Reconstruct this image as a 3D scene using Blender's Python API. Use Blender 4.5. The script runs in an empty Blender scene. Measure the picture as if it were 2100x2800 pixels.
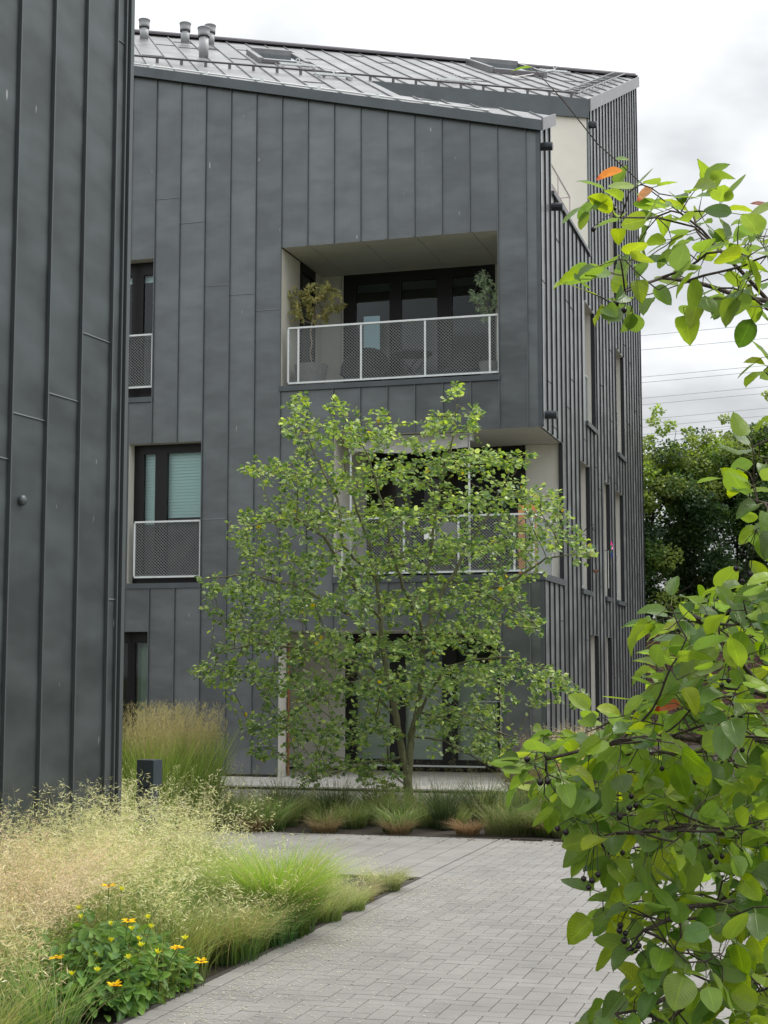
import bpy, math, random
import numpy as np
from mathutils import Vector, Matrix
R = math.radians
random.seed(7); rng = np.random.default_rng(11)
scn = bpy.context.scene
col = scn.collection

# ------------------------------------------------------------------ camera
FPX = 4231.0                       # focal length in photo pixels (photo 2100 x 2800)
TILT = math.atan(440/FPX); CAMZ = 1.61
cd = bpy.data.cameras.new('camera'); cam = bpy.data.objects.new('camera', cd); col.objects.link(cam)
cam.location = (0, 0, CAMZ); cam.rotation_euler = (R(90)+TILT, 0, 0)
cd.sensor_fit = 'VERTICAL'; cd.sensor_height = 36; cd.sensor_width = 27; cd.lens = FPX/2800*36
cd.clip_start = 0.05; cd.clip_end = 2000
scn.camera = cam

# ------------------------------------------------------------------ sky and sun
w = bpy.data.worlds.new('World'); scn.world = w; w.use_nodes = True
nt = w.node_tree; nt.nodes.clear(); N = nt.nodes.new; L = nt.links.new
out = N('ShaderNodeOutputWorld'); bg = N('ShaderNodeBackground'); bg2 = N('ShaderNodeBackground'); mx = N('ShaderNodeMixShader')
sky = N('ShaderNodeTexSky'); sky.sky_type = 'NISHITA'; sky.sun_disc = False
SUN_EL, SUN_AZ = R(52), R(70)      # azimuth measured from +Y towards +X
sky.sun_elevation = SUN_EL; sky.sun_rotation = SUN_AZ
L(sky.outputs[0], bg.inputs[0]); bg.inputs[1].default_value = 0.1
tc = N('ShaderNodeTexCoord'); sep = N('ShaderNodeSeparateXYZ'); L(tc.outputs['Generated'], sep.inputs[0])
ad = N('ShaderNodeMath'); ad.operation = 'ADD'; ad.inputs[1].default_value = 0.22; L(sep.outputs[2], ad.inputs[0])
mxm = N('ShaderNodeMath'); mxm.operation = 'MAXIMUM'; mxm.inputs[1].default_value = 0.12; L(ad.outputs[0], mxm.inputs[0])
dx = N('ShaderNodeMath'); dx.operation = 'DIVIDE'; L(sep.outputs[0], dx.inputs[0]); L(mxm.outputs[0], dx.inputs[1])
dy = N('ShaderNodeMath'); dy.operation = 'DIVIDE'; L(sep.outputs[1], dy.inputs[0]); L(mxm.outputs[0], dy.inputs[1])
cb = N('ShaderNodeCombineXYZ'); L(dx.outputs[0], cb.inputs[0]); L(dy.outputs[0], cb.inputs[1])
nz = N('ShaderNodeTexNoise'); nz.inputs['Scale'].default_value = 1.9; nz.inputs['Detail'].default_value = 5; nz.inputs['Roughness'].default_value = 0.5
L(cb.outputs[0], nz.inputs['Vector'])
cr = N('ShaderNodeValToRGB'); L(nz.outputs['Fac'], cr.inputs[0])
cr.color_ramp.elements[0].position = 0.38; cr.color_ramp.elements[0].color = (0.45, 0.465, 0.475, 1)
cr.color_ramp.elements[1].position = 0.66; cr.color_ramp.elements[1].color = (0.90, 0.91, 0.92, 1)
zr = N('ShaderNodeMath'); zr.operation = 'MULTIPLY_ADD'; zr.inputs[1].default_value = 1.65; zr.inputs[2].default_value = 0.53; zc_ = N('ShaderNodeMath'); zc_.operation = 'MAXIMUM'; zc_.inputs[1].default_value = 0.0
L(sep.outputs[2], zc_.inputs[0]); L(zc_.outputs[0], zr.inputs[0]); L(zr.outputs[0], bg2.inputs[1])     # overcast sky: brighter overhead than at the horizon
L(cr.outputs[0], bg2.inputs[0])
mx.inputs[0].default_value = 0.95; L(bg.outputs[0], mx.inputs[1]); L(bg2.outputs[0], mx.inputs[2]); L(mx.outputs[0], out.inputs[0])
sd = bpy.data.lights.new('sun', 'SUN'); sd.energy = 1.5; sd.angle = R(14); sd.color = (1.0, 0.96, 0.9)
sun = bpy.data.objects.new('sun', sd); col.objects.link(sun)
sv = Vector((math.cos(SUN_EL)*math.sin(SUN_AZ), math.cos(SUN_EL)*math.cos(SUN_AZ), math.sin(SUN_EL)))
sun.rotation_euler = sv.to_track_quat('Z', 'Y').to_euler(); sun.location = (20, 10, 30)
scn.render.engine = 'CYCLES'
scn.view_settings.view_transform = 'Standard'; scn.view_settings.look = 'None'
scn.view_settings.exposure = 0.68; scn.view_settings.gamma = 1.0

# ------------------------------------------------------------------ helpers
def at(px, py, Y):
    """point at depth Y seen at (px,py) on a 1659 x 2212 view of the photograph (for measuring plants)"""
    k = 2100/1659
    a = (px*k-1050)/FPX; b = -(py*k-1400)/FPX
    d = Vector((a, math.cos(TILT)-b*math.sin(TILT), math.sin(TILT)+b*math.cos(TILT)))
    return Vector((0, 0, CAMZ)) + d*(Y/d.y)

def tag(o, label=None, cat=None, group=None, kind=None):
    if label: o['label'] = label
    if cat: o['category'] = cat
    if group: o['group'] = group
    if kind: o['kind'] = kind
    return o

def empty(name, loc=(0,0,0), rz=0):
    o = bpy.data.objects.new(name, None); col.objects.link(o)
    o.empty_display_size = 0.2
    o.location = loc; o.rotation_euler = (0, 0, rz); return o

class MB:
    def __init__(s): s.v = []; s.f = []; s.m = []
    def poly(s, pts, m=0):
        k = len(s.v); s.v += [tuple(p) for p in pts]; s.f.append(tuple(range(k, k+len(pts)))); s.m.append(m); return s
    def hexa(s, p, m=0):
        k = len(s.v); s.v += [tuple(q) for q in p]
        for f in ((3,2,1,0),(4,5,6,7),(0,1,5,4),(1,2,6,5),(2,3,7,6),(3,0,4,7)):
            s.f.append(tuple(k+i for i in f)); s.m.append(m)
        return s
    def box(s, x0, x1, y0, y1, z0, z1, m=0):
        if x0 > x1: x0, x1 = x1, x0
        if y0 > y1: y0, y1 = y1, y0
        if z0 > z1: z0, z1 = z1, z0
        return s.hexa([(x0,y0,z0),(x1,y0,z0),(x1,y1,z0),(x0,y1,z0),(x0,y0,z1),(x1,y0,z1),(x1,y1,z1),(x0,y1,z1)], m)
    def beam(s, a, b, w, h, up=(0,0,1), m=0):
        a = Vector(a); b = Vector(b); d = (b-a).normalized(); up = Vector(up)
        sd = d.cross(up)
        if sd.length < 1e-4: sd = d.cross(Vector((0,1,0)))
        sd.normalize(); u2 = sd.cross(d).normalized()
        p = []
        for q in (a, b):
            for i, j in ((-1,-1),(1,-1),(1,1),(-1,1)): p.append(q + sd*(w/2*i) + u2*(h/2*j))
        return s.hexa(p, m)
    def tube(s, pts, rad, n=8, m=0, cap=True):
        pts = [Vector(p) for p in pts]
        if not hasattr(rad, '__len__'): rad = [rad]*len(pts)
        k = len(s.v); ref = Vector((0.13, 0.21, 0.97))
        for i, p in enumerate(pts):
            d = (pts[min(i+1, len(pts)-1)]-pts[max(i-1, 0)])
            d = d.normalized() if d.length > 1e-6 else Vector((0,0,1))
            a = d.cross(ref)
            if a.length < 0.05: a = d.cross(Vector((1,0,0)))
            a.normalize(); b = d.cross(a)
            for j in range(n):
                t = 2*math.pi*j/n; s.v.append(tuple(p + a*(rad[i]*math.cos(t)) + b*(rad[i]*math.sin(t))))
        for i in range(len(pts)-1):
            for j in range(n):
                j2 = (j+1) % n
                s.f.append((k+i*n+j, k+i*n+j2, k+(i+1)*n+j2, k+(i+1)*n+j)); s.m.append(m)
        if cap:
            s.f.append(tuple(k+j for j in range(n))[::-1]); s.m.append(m)
            s.f.append(tuple(k+(len(pts)-1)*n+j for j in range(n))); s.m.append(m)
        return s
    def lathe(s, c, prof, n=20, m=0):
        k = len(s.v)
        for r_, z in prof:
            for j in range(n):
                t = 2*math.pi*j/n; s.v.append((c[0]+r_*math.cos(t), c[1]+r_*math.sin(t), c[2]+z))
        for i in range(len(prof)-1):
            for j in range(n):
                j2 = (j+1) % n; s.f.append((k+i*n+j, k+i*n+j2, k+(i+1)*n+j2, k+(i+1)*n+j)); s.m.append(m)
        return s
    def build(s, name, mats, parent=None, smooth=False, bevel=0):
        me = bpy.data.meshes.new(name); me.from_pydata(s.v, [], s.f)
        if not isinstance(mats, (list, tuple)): mats = [mats]
        for mt in mats: me.materials.append(mt)
        me.polygons.foreach_set('material_index', s.m)
        if smooth: me.polygons.foreach_set('use_smooth', [True]*len(s.f))
        me.update()
        o = bpy.data.objects.new(name, me); col.objects.link(o)
        if parent: o.parent = parent
        if bevel:
            bv = o.modifiers.new('bevel', 'BEVEL'); bv.width = bevel; bv.segments = 2; bv.limit_method = 'ANGLE'
        return o

def np_mesh(name, V, faces, mats, cols=None, uv=None, smooth=False, parent=None, mi=None):
    """faces: list of int arrays (nf,k)"""
    me = bpy.data.meshes.new(name); me.vertices.add(len(V)); me.vertices.foreach_set('co', np.asarray(V, np.float32).ravel())
    loops = np.concatenate([f.ravel() for f in faces]); tot = np.concatenate([np.full(len(f), f.shape[1]) for f in faces])
    st = np.concatenate([[0], np.cumsum(tot)[:-1]])
    me.loops.add(len(loops)); me.loops.foreach_set('vertex_index', loops.astype(np.int32))
    me.polygons.add(len(tot)); me.polygons.foreach_set('loop_start', st.astype(np.int32))
    if not isinstance(mats, (list, tuple)): mats = [mats]
    for mt in mats: me.materials.append(mt)
    if mi is not None: me.polygons.foreach_set('material_index', mi.astype(np.int32))
    me.polygons.foreach_set('use_smooth', np.full(len(tot), bool(smooth)))
    me.update(calc_edges=True)
    if cols is not None:
        ca = me.color_attributes.new('Col', 'FLOAT_COLOR', 'POINT')
        c4 = np.ones((len(V), 4), np.float32); c4[:, :3] = cols; ca.data.foreach_set('color', c4.ravel())
    if uv is not None:
        ul = me.uv_layers.new(name='UVMap'); ul.data.foreach_set('uv', uv[loops].astype(np.float32).ravel())
    o = bpy.data.objects.new(name, me); col.objects.link(o)
    if parent: o.parent = parent
    return o

# ------------------------------------------------------------------ materials
def newmat(name):
    m = bpy.data.materials.new(name); m.use_nodes = True; n = m.node_tree
    return m, n, n.nodes['Principled BSDF']
def plain(name, c, rough=0.6, metal=0.0, noise=0.0, scale=20, bump=0.0, spec=0.5):
    m, n, b = newmat(name); b.inputs['Roughness'].default_value = rough; b.inputs['Metallic'].default_value = metal
    b.inputs['Base Color'].default_value = (*c, 1); b.inputs['Specular IOR Level'].default_value = spec
    if noise or bump:
        t = n.nodes.new('ShaderNodeTexCoord'); z = n.nodes.new('ShaderNodeTexNoise'); z.inputs['Scale'].default_value = scale; z.inputs['Detail'].default_value = 4
        n.links.new(t.outputs['Object'], z.inputs['Vector'])
        if noise:
            h = n.nodes.new('ShaderNodeHueSaturation'); h.inputs['Color'].default_value = (*c, 1)
            mr = n.nodes.new('ShaderNodeMapRange'); mr.inputs[1].default_value = 0.3; mr.inputs[2].default_value = 0.7
            mr.inputs[3].default_value = 1-noise; mr.inputs[4].default_value = 1+noise
            n.links.new(z.outputs['Fac'], mr.inputs[0]); n.links.new(mr.outputs[0], h.inputs['Value']); n.links.new(h.outputs[0], b.inputs['Base Color'])
        if bump:
            bp = n.nodes.new('ShaderNodeBump'); bp.inputs['Strength'].default_value = bump; bp.inputs['Distance'].default_value = 0.01
            n.links.new(z.outputs['Fac'], bp.inputs['Height']); n.links.new(bp.outputs[0], b.inputs['Normal'])
    return m

def zinc(name, base, axis, off, per, rough=0.42, metal=0.55, mark=0.5, blot=0.20, vert=2, tray=0.10):
    m, n, b = newmat(name); nd = n.nodes.new; lk = n.links.new
    t = nd('ShaderNodeTexCoord'); sp = nd('ShaderNodeSeparateXYZ'); lk(t.outputs['Object'], sp.inputs[0])
    if axis == 'T':   # roof: along the contour
        a1 = nd('ShaderNodeVectorMath'); a1.operation = 'DOT_PRODUCT'; a1.inputs[1].default_value = (0.876, 0.482, 0); lk(t.outputs['Object'], a1.inputs[0]); src = a1.outputs['Value']
    else: src = sp.outputs['XYZ'.index(axis)]
    s1 = nd('ShaderNodeMath'); s1.operation = 'SUBTRACT'; s1.inputs[1].default_value = off; lk(src, s1.inputs[0])
    s2 = nd('ShaderNodeMath'); s2.operation = 'DIVIDE'; s2.inputs[1].default_value = per; lk(s1.outputs[0], s2.inputs[0])
    fl = nd('ShaderNodeMath'); fl.operation = 'FLOOR'; lk(s2.outputs[0], fl.inputs[0])
    wn = nd('ShaderNodeTexWhiteNoise'); wn.noise_dimensions = '1D'; lk(fl.outputs[0], wn.inputs['W'])
    # blotches: sheen clouds painted into the colour of every tray
    off2 = nd('ShaderNodeVectorMath'); off2.operation = 'ADD'; lk(t.outputs['Object'], off2.inputs[0])
    wv = nd('ShaderNodeVectorMath'); wv.operation = 'SCALE'; wv.inputs['Scale'].default_value = 7; lk(wn.outputs['Color'], wv.inputs[0]); lk(wv.outputs[0], off2.inputs[1])
    mp = nd('ShaderNodeMapping'); mp.inputs['Scale'].default_value = (1.3, 1.3, 2.6) if vert == 2 else (1.6, 1.6, 1.6); lk(off2.outputs[0], mp.inputs['Vector'])
    z1 = nd('ShaderNodeTexNoise'); z1.inputs['Scale'].default_value = 1.3; z1.inputs['Detail'].default_value = 2.5; lk(mp.outputs[0], z1.inputs['Vector'])
    mr = nd('ShaderNodeMapRange'); mr.inputs[1].default_value = 0.35; mr.inputs[2].default_value = 0.7; mr.inputs[3].default_value = 1-blot*0.5; mr.inputs[4].default_value = 1+blot; lk(z1.outputs['Fac'], mr.inputs[0])
    tr = nd('ShaderNodeMapRange'); tr.inputs[3].default_value = 1-tray; tr.inputs[4].default_value = 1+tray; lk(wn.outputs['Value'], tr.inputs[0])
    mu = nd('ShaderNodeMath'); mu.operation = 'MULTIPLY'; lk(mr.outputs[0], mu.inputs[0]); lk(tr.outputs[0], mu.inputs[1])
    # fine vertical rain streaks
    mp2 = nd('ShaderNodeMapping'); mp2.inputs['Scale'].default_value = (38, 38, 1.2); lk(t.outputs['Object'], mp2.inputs['Vector'])
    z2 = nd('ShaderNodeTexNoise'); z2.inputs['Scale'].default_value = 1.0; z2.inputs['Detail'].default_value = 3; lk(mp2.outputs[0], z2.inputs['Vector'])
    mr2 = nd('ShaderNodeMapRange'); mr2.inputs[1].default_value = 0.3; mr2.inputs[2].default_value = 0.75; mr2.inputs[3].default_value = 0.98; mr2.inputs[4].default_value = 1.03; lk(z2.outputs['Fac'], mr2.inputs[0])
    mu2 = nd('ShaderNodeMath'); mu2.operation = 'MULTIPLY'; lk(mu.outputs[0], mu2.inputs[0]); lk(mr2.outputs[0], mu2.inputs[1])
    hs = nd('ShaderNodeHueSaturation'); hs.inputs['Color'].default_value = (*base, 1); lk(mu2.outputs[0], hs.inputs['Value'])
    # white scuffs and droppings
    mp3 = nd('ShaderNodeMapping'); mp3.inputs['Scale'].default_value = (16, 16, 4.2); lk(t.outputs['Object'], mp3.inputs['Vector'])
    z3 = nd('ShaderNodeTexNoise'); z3.inputs['Scale'].default_value = 1.0; z3.inputs['Detail'].default_value = 1; lk(mp3.outputs[0], z3.inputs['Vector'])
    mr3 = nd('ShaderNodeMapRange'); mr3.inputs[1].default_value = 0.77; mr3.inputs[2].default_value = 0.815; mr3.inputs[3].default_value = 0; mr3.inputs[4].default_value = mark; lk(z3.outputs['Fac'], mr3.inputs[0])
    mc = nd('ShaderNodeMix'); mc.data_type = 'RGBA'; mc.inputs['B'].default_value = (0.55, 0.56, 0.55, 1); lk(mr3.outputs[0], mc.inputs['Factor']); lk(hs.outputs[0], mc.inputs['A'])
    lk(mc.outputs['Result'], b.inputs['Base Color'])
    b.inputs['Metallic'].default_value = metal
    rr = nd('ShaderNodeMapRange'); rr.inputs[3].default_value = rough-0.08; rr.inputs[4].default_value = rough+0.1; lk(z1.outputs['Fac'], rr.inputs[0]); lk(rr.outputs[0], b.inputs['Roughness'])
    bp = nd('ShaderNodeBump'); bp.inputs['Strength'].default_value = 0.35; bp.inputs['Distance'].default_value = 0.02; lk(z1.outputs['Fac'], bp.inputs['Height']); lk(bp.outputs[0], b.inputs['Normal'])
    return m

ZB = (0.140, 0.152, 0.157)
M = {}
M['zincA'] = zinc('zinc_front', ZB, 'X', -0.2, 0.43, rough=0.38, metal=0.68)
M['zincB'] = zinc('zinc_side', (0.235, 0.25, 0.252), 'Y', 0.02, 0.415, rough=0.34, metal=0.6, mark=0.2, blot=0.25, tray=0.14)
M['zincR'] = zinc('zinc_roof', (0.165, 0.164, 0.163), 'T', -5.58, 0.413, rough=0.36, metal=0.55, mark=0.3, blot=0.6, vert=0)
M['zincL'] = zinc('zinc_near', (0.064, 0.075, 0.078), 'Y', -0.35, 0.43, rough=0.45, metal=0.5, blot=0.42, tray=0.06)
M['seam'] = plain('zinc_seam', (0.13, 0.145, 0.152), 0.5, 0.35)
M['seamB_shade'] = plain('zinc_side_seam_shade', (0.024, 0.025, 0.03), 0.6, 0.2)  # near-black base colour stands in for the shade on the seam faces
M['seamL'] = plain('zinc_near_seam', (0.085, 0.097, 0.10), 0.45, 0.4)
M['trim'] = plain('zinc_trim', (0.092, 0.105, 0.113), 0.42, 0.5, noise=0.12, scale=3)
M['rooftrim'] = plain('roof_trim', (0.17, 0.17, 0.175), 0.4, 0.5, noise=0.15, scale=5)
M['ridge'] = plain('ridge_cap', (0.12, 0.11, 0.12), 0.45, 0.3)
M['cream'] = plain('cream_panel', (0.70, 0.68, 0.62), 0.7, noise=0.04, scale=3)
M['beige'] = plain('beige_panel', (0.58, 0.57, 0.52), 0.75, noise=0.05, scale=3)
M['gap'] = plain('dark_gap', (0.012, 0.012, 0.012), 0.9)
M['frame'] = plain('window_frame', (0.011, 0.010, 0.011), 0.4, spec=0.3)
M['meshsteel'] = plain('mesh_steel', (0.38, 0.41, 0.41), 0.5, 0.25)
M['galv'] = plain('galvanised_steel', (0.70, 0.73, 0.73), 0.45, 0.25, noise=0.08, scale=30)
M['plastic'] = plain('grey_pipe', (0.36, 0.37, 0.385), 0.5, noise=0.06, scale=6)
M['spout'] = plain('dark_spout', (0.035, 0.043, 0.052), 0.4, 0.3)
M['white'] = plain('white_paint', (0.78, 0.78, 0.76), 0.6)
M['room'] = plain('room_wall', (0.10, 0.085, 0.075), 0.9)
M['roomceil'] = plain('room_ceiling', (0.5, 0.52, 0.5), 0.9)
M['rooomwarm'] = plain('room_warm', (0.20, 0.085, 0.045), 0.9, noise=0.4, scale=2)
M['blind'] = plain('blind_slats', (0.84, 1.0, 1.0), 0.6)
M['blindG'] = plain('pleated_blind', (0.58, 0.58, 0.54), 0.8)
M['curtain'] = plain('curtain', (0.42, 0.48, 0.40), 0.9)
M['awning'] = plain('awning_cloth', (0.45, 0.44, 0.42), 0.9, noise=0.1, scale=8)
M['timber'] = plain('orange_timber', (0.62, 0.27, 0.09), 0.6, noise=0.15, scale=12)
M['rattan'] = plain('black_rattan', (0.016, 0.016, 0.017), 0.6, bump=0.8, scale=60)
M['pot'] = plain('grey_pot', (0.22, 0.225, 0.22), 0.8, noise=0.1, scale=15)
M['steel_dark'] = plain('bollard_paint', (0.042, 0.056, 0.068), 0.5, 0.3, noise=0.1, scale=10)
M['iron'] = plain('wrought_iron', (0.03, 0.022, 0.022), 0.5, 0.4)
M['rust'] = plain('rusty_heart', (0.16, 0.09, 0.06), 0.8)
M['concrete'] = plain('terrace_slab', (0.42, 0.40, 0.37), 0.85, noise=0.1, scale=2.5, bump=0.1)
M['soil'] = plain('soil', (0.035, 0.026, 0.018), 1.0, noise=0.4, scale=25, bump=1.0)
M['berry'] = plain('berry_skin', (0.016, 0.007, 0.014), 0.3, noise=0.2, scale=200)
M['redberry'] = plain('red_berry_skin', (0.20, 0.02, 0.03), 0.35)
def bark(name, c, c2, sc=6):
    m, n, b = newmat(name); nd = n.nodes.new; lk = n.links.new
    t = nd('ShaderNodeTexCoord'); mp = nd('ShaderNodeMapping'); mp.inputs['Scale'].default_value = (3, 3, 0.7); lk(t.outputs['Object'], mp.inputs[0])
    z = nd('ShaderNodeTexNoise'); z.inputs['Scale'].default_value = sc; z.inputs['Detail'].default_value = 6; lk(mp.outputs[0], z.inputs['Vector'])
    r_ = nd('ShaderNodeValToRGB'); r_.color_ramp.elements[0].color = (*c, 1); r_.color_ramp.elements[1].color = (*c2, 1); r_.color_ramp.elements[0].position = 0.35; r_.color_ramp.elements[1].position = 0.65
    lk(z.outputs['Fac'], r_.inputs[0]); lk(r_.outputs[0], b.inputs['Base Color']); b.inputs['Roughness'].default_value = 0.85
    bp = nd('ShaderNodeBump'); bp.inputs['Strength'].default_value = 0.5; bp.inputs['Distance'].default_value = 0.01; lk(z.outputs['Fac'], bp.inputs['Height']); lk(bp.outputs[0], b.inputs['Normal'])
    return m
M['bark'] = bark('mossy_bark', (0.085, 0.088, 0.042), (0.19, 0.185, 0.10))
M['barkdark'] = bark('dark_bark', (0.035, 0.024, 0.02), (0.085, 0.06, 0.05), 30)
M['barkolive'] = bark('olive_bark', (0.22, 0.17, 0.12), (0.36, 0.30, 0.23), 20)

def glass(name='window_glass', tint=(0.89, 0.98, 0.965), refl=1.0):
    m = bpy.data.materials.new(name); m.use_nodes = True; n = m.node_tree; n.nodes.clear(); nd = n.nodes.new; lk = n.links.new
    o = nd('ShaderNodeOutputMaterial'); t = nd('ShaderNodeBsdfTransparent'); t.inputs[0].default_value = (*tint, 1)
    g = nd('ShaderNodeBsdfGlossy'); g.inputs['Roughness'].default_value = 0.02; g.inputs[0].default_value = (0.9*refl, 0.97*refl, 1.0*refl, 1)
    f = nd('ShaderNodeFresnel'); f.inputs[0].default_value = 1.5; mxs = nd('ShaderNodeMixShader')
    lk(f.outputs[0], mxs.inputs[0]); lk(t.outputs[0], mxs.inputs[1]); lk(g.outputs[0], mxs.inputs[2]); lk(mxs.outputs[0], o.inputs[0]); return m
M['glass'] = glass()
def emis(name, c, s):
    m, n, b = newmat(name); b.inputs['Base Color'].default_value = (*c, 1); b.inputs['Emission Color'].default_value = (*c, 1); b.inputs['Emission Strength'].default_value = s; return m
M['doorglow'] = emis('pale_door_glow', (0.30, 0.42, 0.48), 0.2)  # added glow for the pale patch in the upper door glass

def plantmat(name, trans=0.35, rough=0.5, spec=0.3, veins=False, hue=0.0):
    m = bpy.data.materials.new(name); m.use_nodes = True; n = m.node_tree; b = n.nodes['Principled BSDF']; nd = n.nodes.new; lk = n.links.new
    a = nd('ShaderNodeAttribute'); a.attribute_name = 'Col'; c = a.outputs['Color']
    b.inputs['Roughness'].default_value = rough; b.inputs['Specular IOR Level'].default_value = spec
    if veins:
        uv = nd('ShaderNodeUVMap'); s_ = nd('ShaderNodeSeparateXYZ'); lk(uv.outputs[0], s_.inputs[0])
        ab = nd('ShaderNodeMath'); ab.operation = 'ABSOLUTE'; lk(s_.outputs[0], ab.inputs[0])
        m1 = nd('ShaderNodeMath'); m1.operation = 'MULTIPLY'; m1.inputs[1].default_value = -3.2; lk(ab.outputs[0], m1.inputs[0])
        m2 = nd('ShaderNodeMath'); m2.operation = 'MULTIPLY_ADD'; m2.inputs[1].default_value = 11; lk(s_.outputs[1], m2.inputs[0]); lk(m1.outputs[0], m2.inputs[2])
        fr = nd('ShaderNodeMath'); fr.operation = 'PINGPONG'; fr.inputs[1].default_value = 0.5; lk(m2.outputs[0], fr.inputs[0])
        vr = nd('ShaderNodeMapRange'); vr.inputs[1].default_value = 0.0; vr.inputs[2].default_value = 0.12; vr.inputs[3].default_value = 1; vr.inputs[4].default_value = 0; lk(fr.outputs[0], vr.inputs[0])
        mid = nd('ShaderNodeMapRange'); mid.inputs[1].default_value = 0.0; mid.inputs[2].default_value = 0.07; mid.inputs[3].default_value = 1.6; mid.inputs[4].default_value = 0; lk(ab.outputs[0], mid.inputs[0])
        mm = nd('ShaderNodeMath'); mm.operation = 'MAXIMUM'; lk(vr.outputs[0], mm.inputs[0]); lk(mid.outputs[0], mm.inputs[1])
        nz_ = nd('ShaderNodeTexNoise'); nz_.inputs['Scale'].default_value = 60; t = nd('ShaderNodeTexCoord'); lk(t.outputs['Object'], nz_.inputs['Vector'])
        v2 = nd('ShaderNodeMapRange'); v2.inputs[1].default_value = 0.3; v2.inputs[2].default_value = 0.7; v2.inputs[3].default_value = 0.85; v2.inputs[4].default_value = 1.12; lk(nz_.outputs['Fac'], v2.inputs[0])
        vv = nd('ShaderNodeMath'); vv.operation = 'MULTIPLY_ADD'; vv.inputs[1].default_value = 0.38; lk(mm.outputs[0], vv.inputs[0]); lk(v2.outputs[0], vv.inputs[2])
        h = nd('ShaderNodeHueSaturation'); lk(c, h.inputs['Color']); lk(vv.outputs[0], h.inputs['Value']); c = h.outputs[0]
        bp = nd('ShaderNodeBump'); bp.inputs['Strength'].default_value = 0.35; bp.inputs['Distance'].default_value = 0.002; bp.invert = True; lk(mm.outputs[0], bp.inputs['Height']); lk(bp.outputs[0], b.inputs['Normal'])
        # paler, duller underside
        ge = nd('ShaderNodeNewGeometry'); und = nd('ShaderNodeMix'); und.data_type = 'RGBA'; und.inputs['B'].default_value = (0.20, 0.30, 0.09, 1)
        bf = nd('ShaderNodeMath'); bf.operation = 'MULTIPLY'; bf.inputs[1].default_value = 0.45; lk(ge.outputs['Backfacing'], bf.inputs[0]); lk(bf.outputs[0], und.inputs['Factor']); lk(c, und.inputs['A']); c = und.outputs['Result']
    lk(c, b.inputs['Base Color'])
    tr = nd('ShaderNodeBsdfTranslucent'); hb = nd('ShaderNodeHueSaturation'); hb.inputs['Hue'].default_value = 0.485; hb.inputs['Saturation'].default_value = 1.15; hb.inputs['Value'].default_value = 1.9; lk(c, hb.inputs['Color']); lk(hb.outputs[0], tr.inputs[0])
    ms = nd('ShaderNodeMixShader'); ms.inputs[0].default_value = trans; lk(b.outputs[0], ms.inputs[1]); lk(tr.outputs[0], ms.inputs[2]); lk(ms.outputs[0], n.nodes['Material Output'].inputs[0])
    return m
M['leaf'] = plantmat('tree_leaf', 0.42, 0.38, 0.55)
M['bigleaf'] = plantmat('serviceberry_leaf', 0.45, 0.36, 0.5, veins=True)
M['grass'] = plantmat('grass_blade', 0.35, 0.55, 0.25)
M['straw'] = plantmat('straw_panicle', 0.3, 0.7, 0.15)
M['herb'] = plantmat('herb_leaf', 0.25, 0.5, 0.3)
M['petal'] = plantmat('petal', 0.3, 0.6, 0.1)

def paving_mat(name, c, litter=True):
    m, n, b = newmat(name); nd = n.nodes.new; lk = n.links.new
    t = nd('ShaderNodeTexCoord'); ge = nd('ShaderNodeNewGeometry')
    z = nd('ShaderNodeTexNoise'); z.inputs['Scale'].default_value = 1.6; z.inputs['Detail'].default_value = 8; z.inputs['Roughness'].default_value = 0.65; lk(t.outputs['Object'], z.inputs['Vector'])
    z2 = nd('ShaderNodeTexNoise'); z2.inputs['Scale'].default_value = 160; z2.inputs['Detail'].default_value = 3; lk(t.outputs['Object'], z2.inputs['Vector'])
    a = nd('ShaderNodeMapRange'); a.inputs[1].default_value = 0.3; a.inputs[2].default_value = 0.7; a.inputs[3].default_value = 0.80; a.inputs[4].default_value = 1.15; lk(z.outputs['Fac'], a.inputs[0])
    a2 = nd('ShaderNodeMapRange'); a2.inputs[1].default_value = 0.3; a2.inputs[2].default_value = 0.7; a2.inputs[3].default_value = 0.8; a2.inputs[4].default_value = 1.2; lk(z2.outputs['Fac'], a2.inputs[0])
    r1 = nd('ShaderNodeMapRange'); r1.inputs[3].default_value = 0.95; r1.inputs[4].default_value = 1.05; lk(ge.outputs['Random Per Island'], r1.inputs[0])
    m1 = nd('ShaderNodeMath'); m1.operation = 'MULTIPLY'; lk(a.outputs[0], m1.inputs[0]); lk(a2.outputs[0], m1.inputs[1])
    m2 = nd('ShaderNodeMath'); m2.operation = 'MULTIPLY'; lk(m1.outputs[0], m2.inputs[0]); lk(r1.outputs[0], m2.inputs[1])
    h = nd('ShaderNodeHueSaturation'); h.inputs['Color'].default_value = (*c, 1); lk(m2.outputs[0], h.inputs['Value']); lk(h.outputs[0], b.inputs['Base Color'])
    b.inputs['Roughness'].default_value = 0.72; b.inputs['Specular IOR Level'].default_value = 0.4
    bp = nd('ShaderNodeBump'); bp.inputs['Strength'].default_value = 0.25; bp.inputs['Distance'].default_value = 0.003; lk(z2.outputs['Fac'], bp.inputs['Height']); lk(bp.outputs[0], b.inputs['Normal'])
    return m
M['paver'] = paving_mat('paver', (0.236, 0.226, 0.211))
M['paver2'] = paving_mat('dark_paver', (0.20, 0.19, 0.175))
M['joint'] = plain('joint_sand', (0.045, 0.04, 0.034), 1.0, noise=0.3, scale=30)

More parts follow.
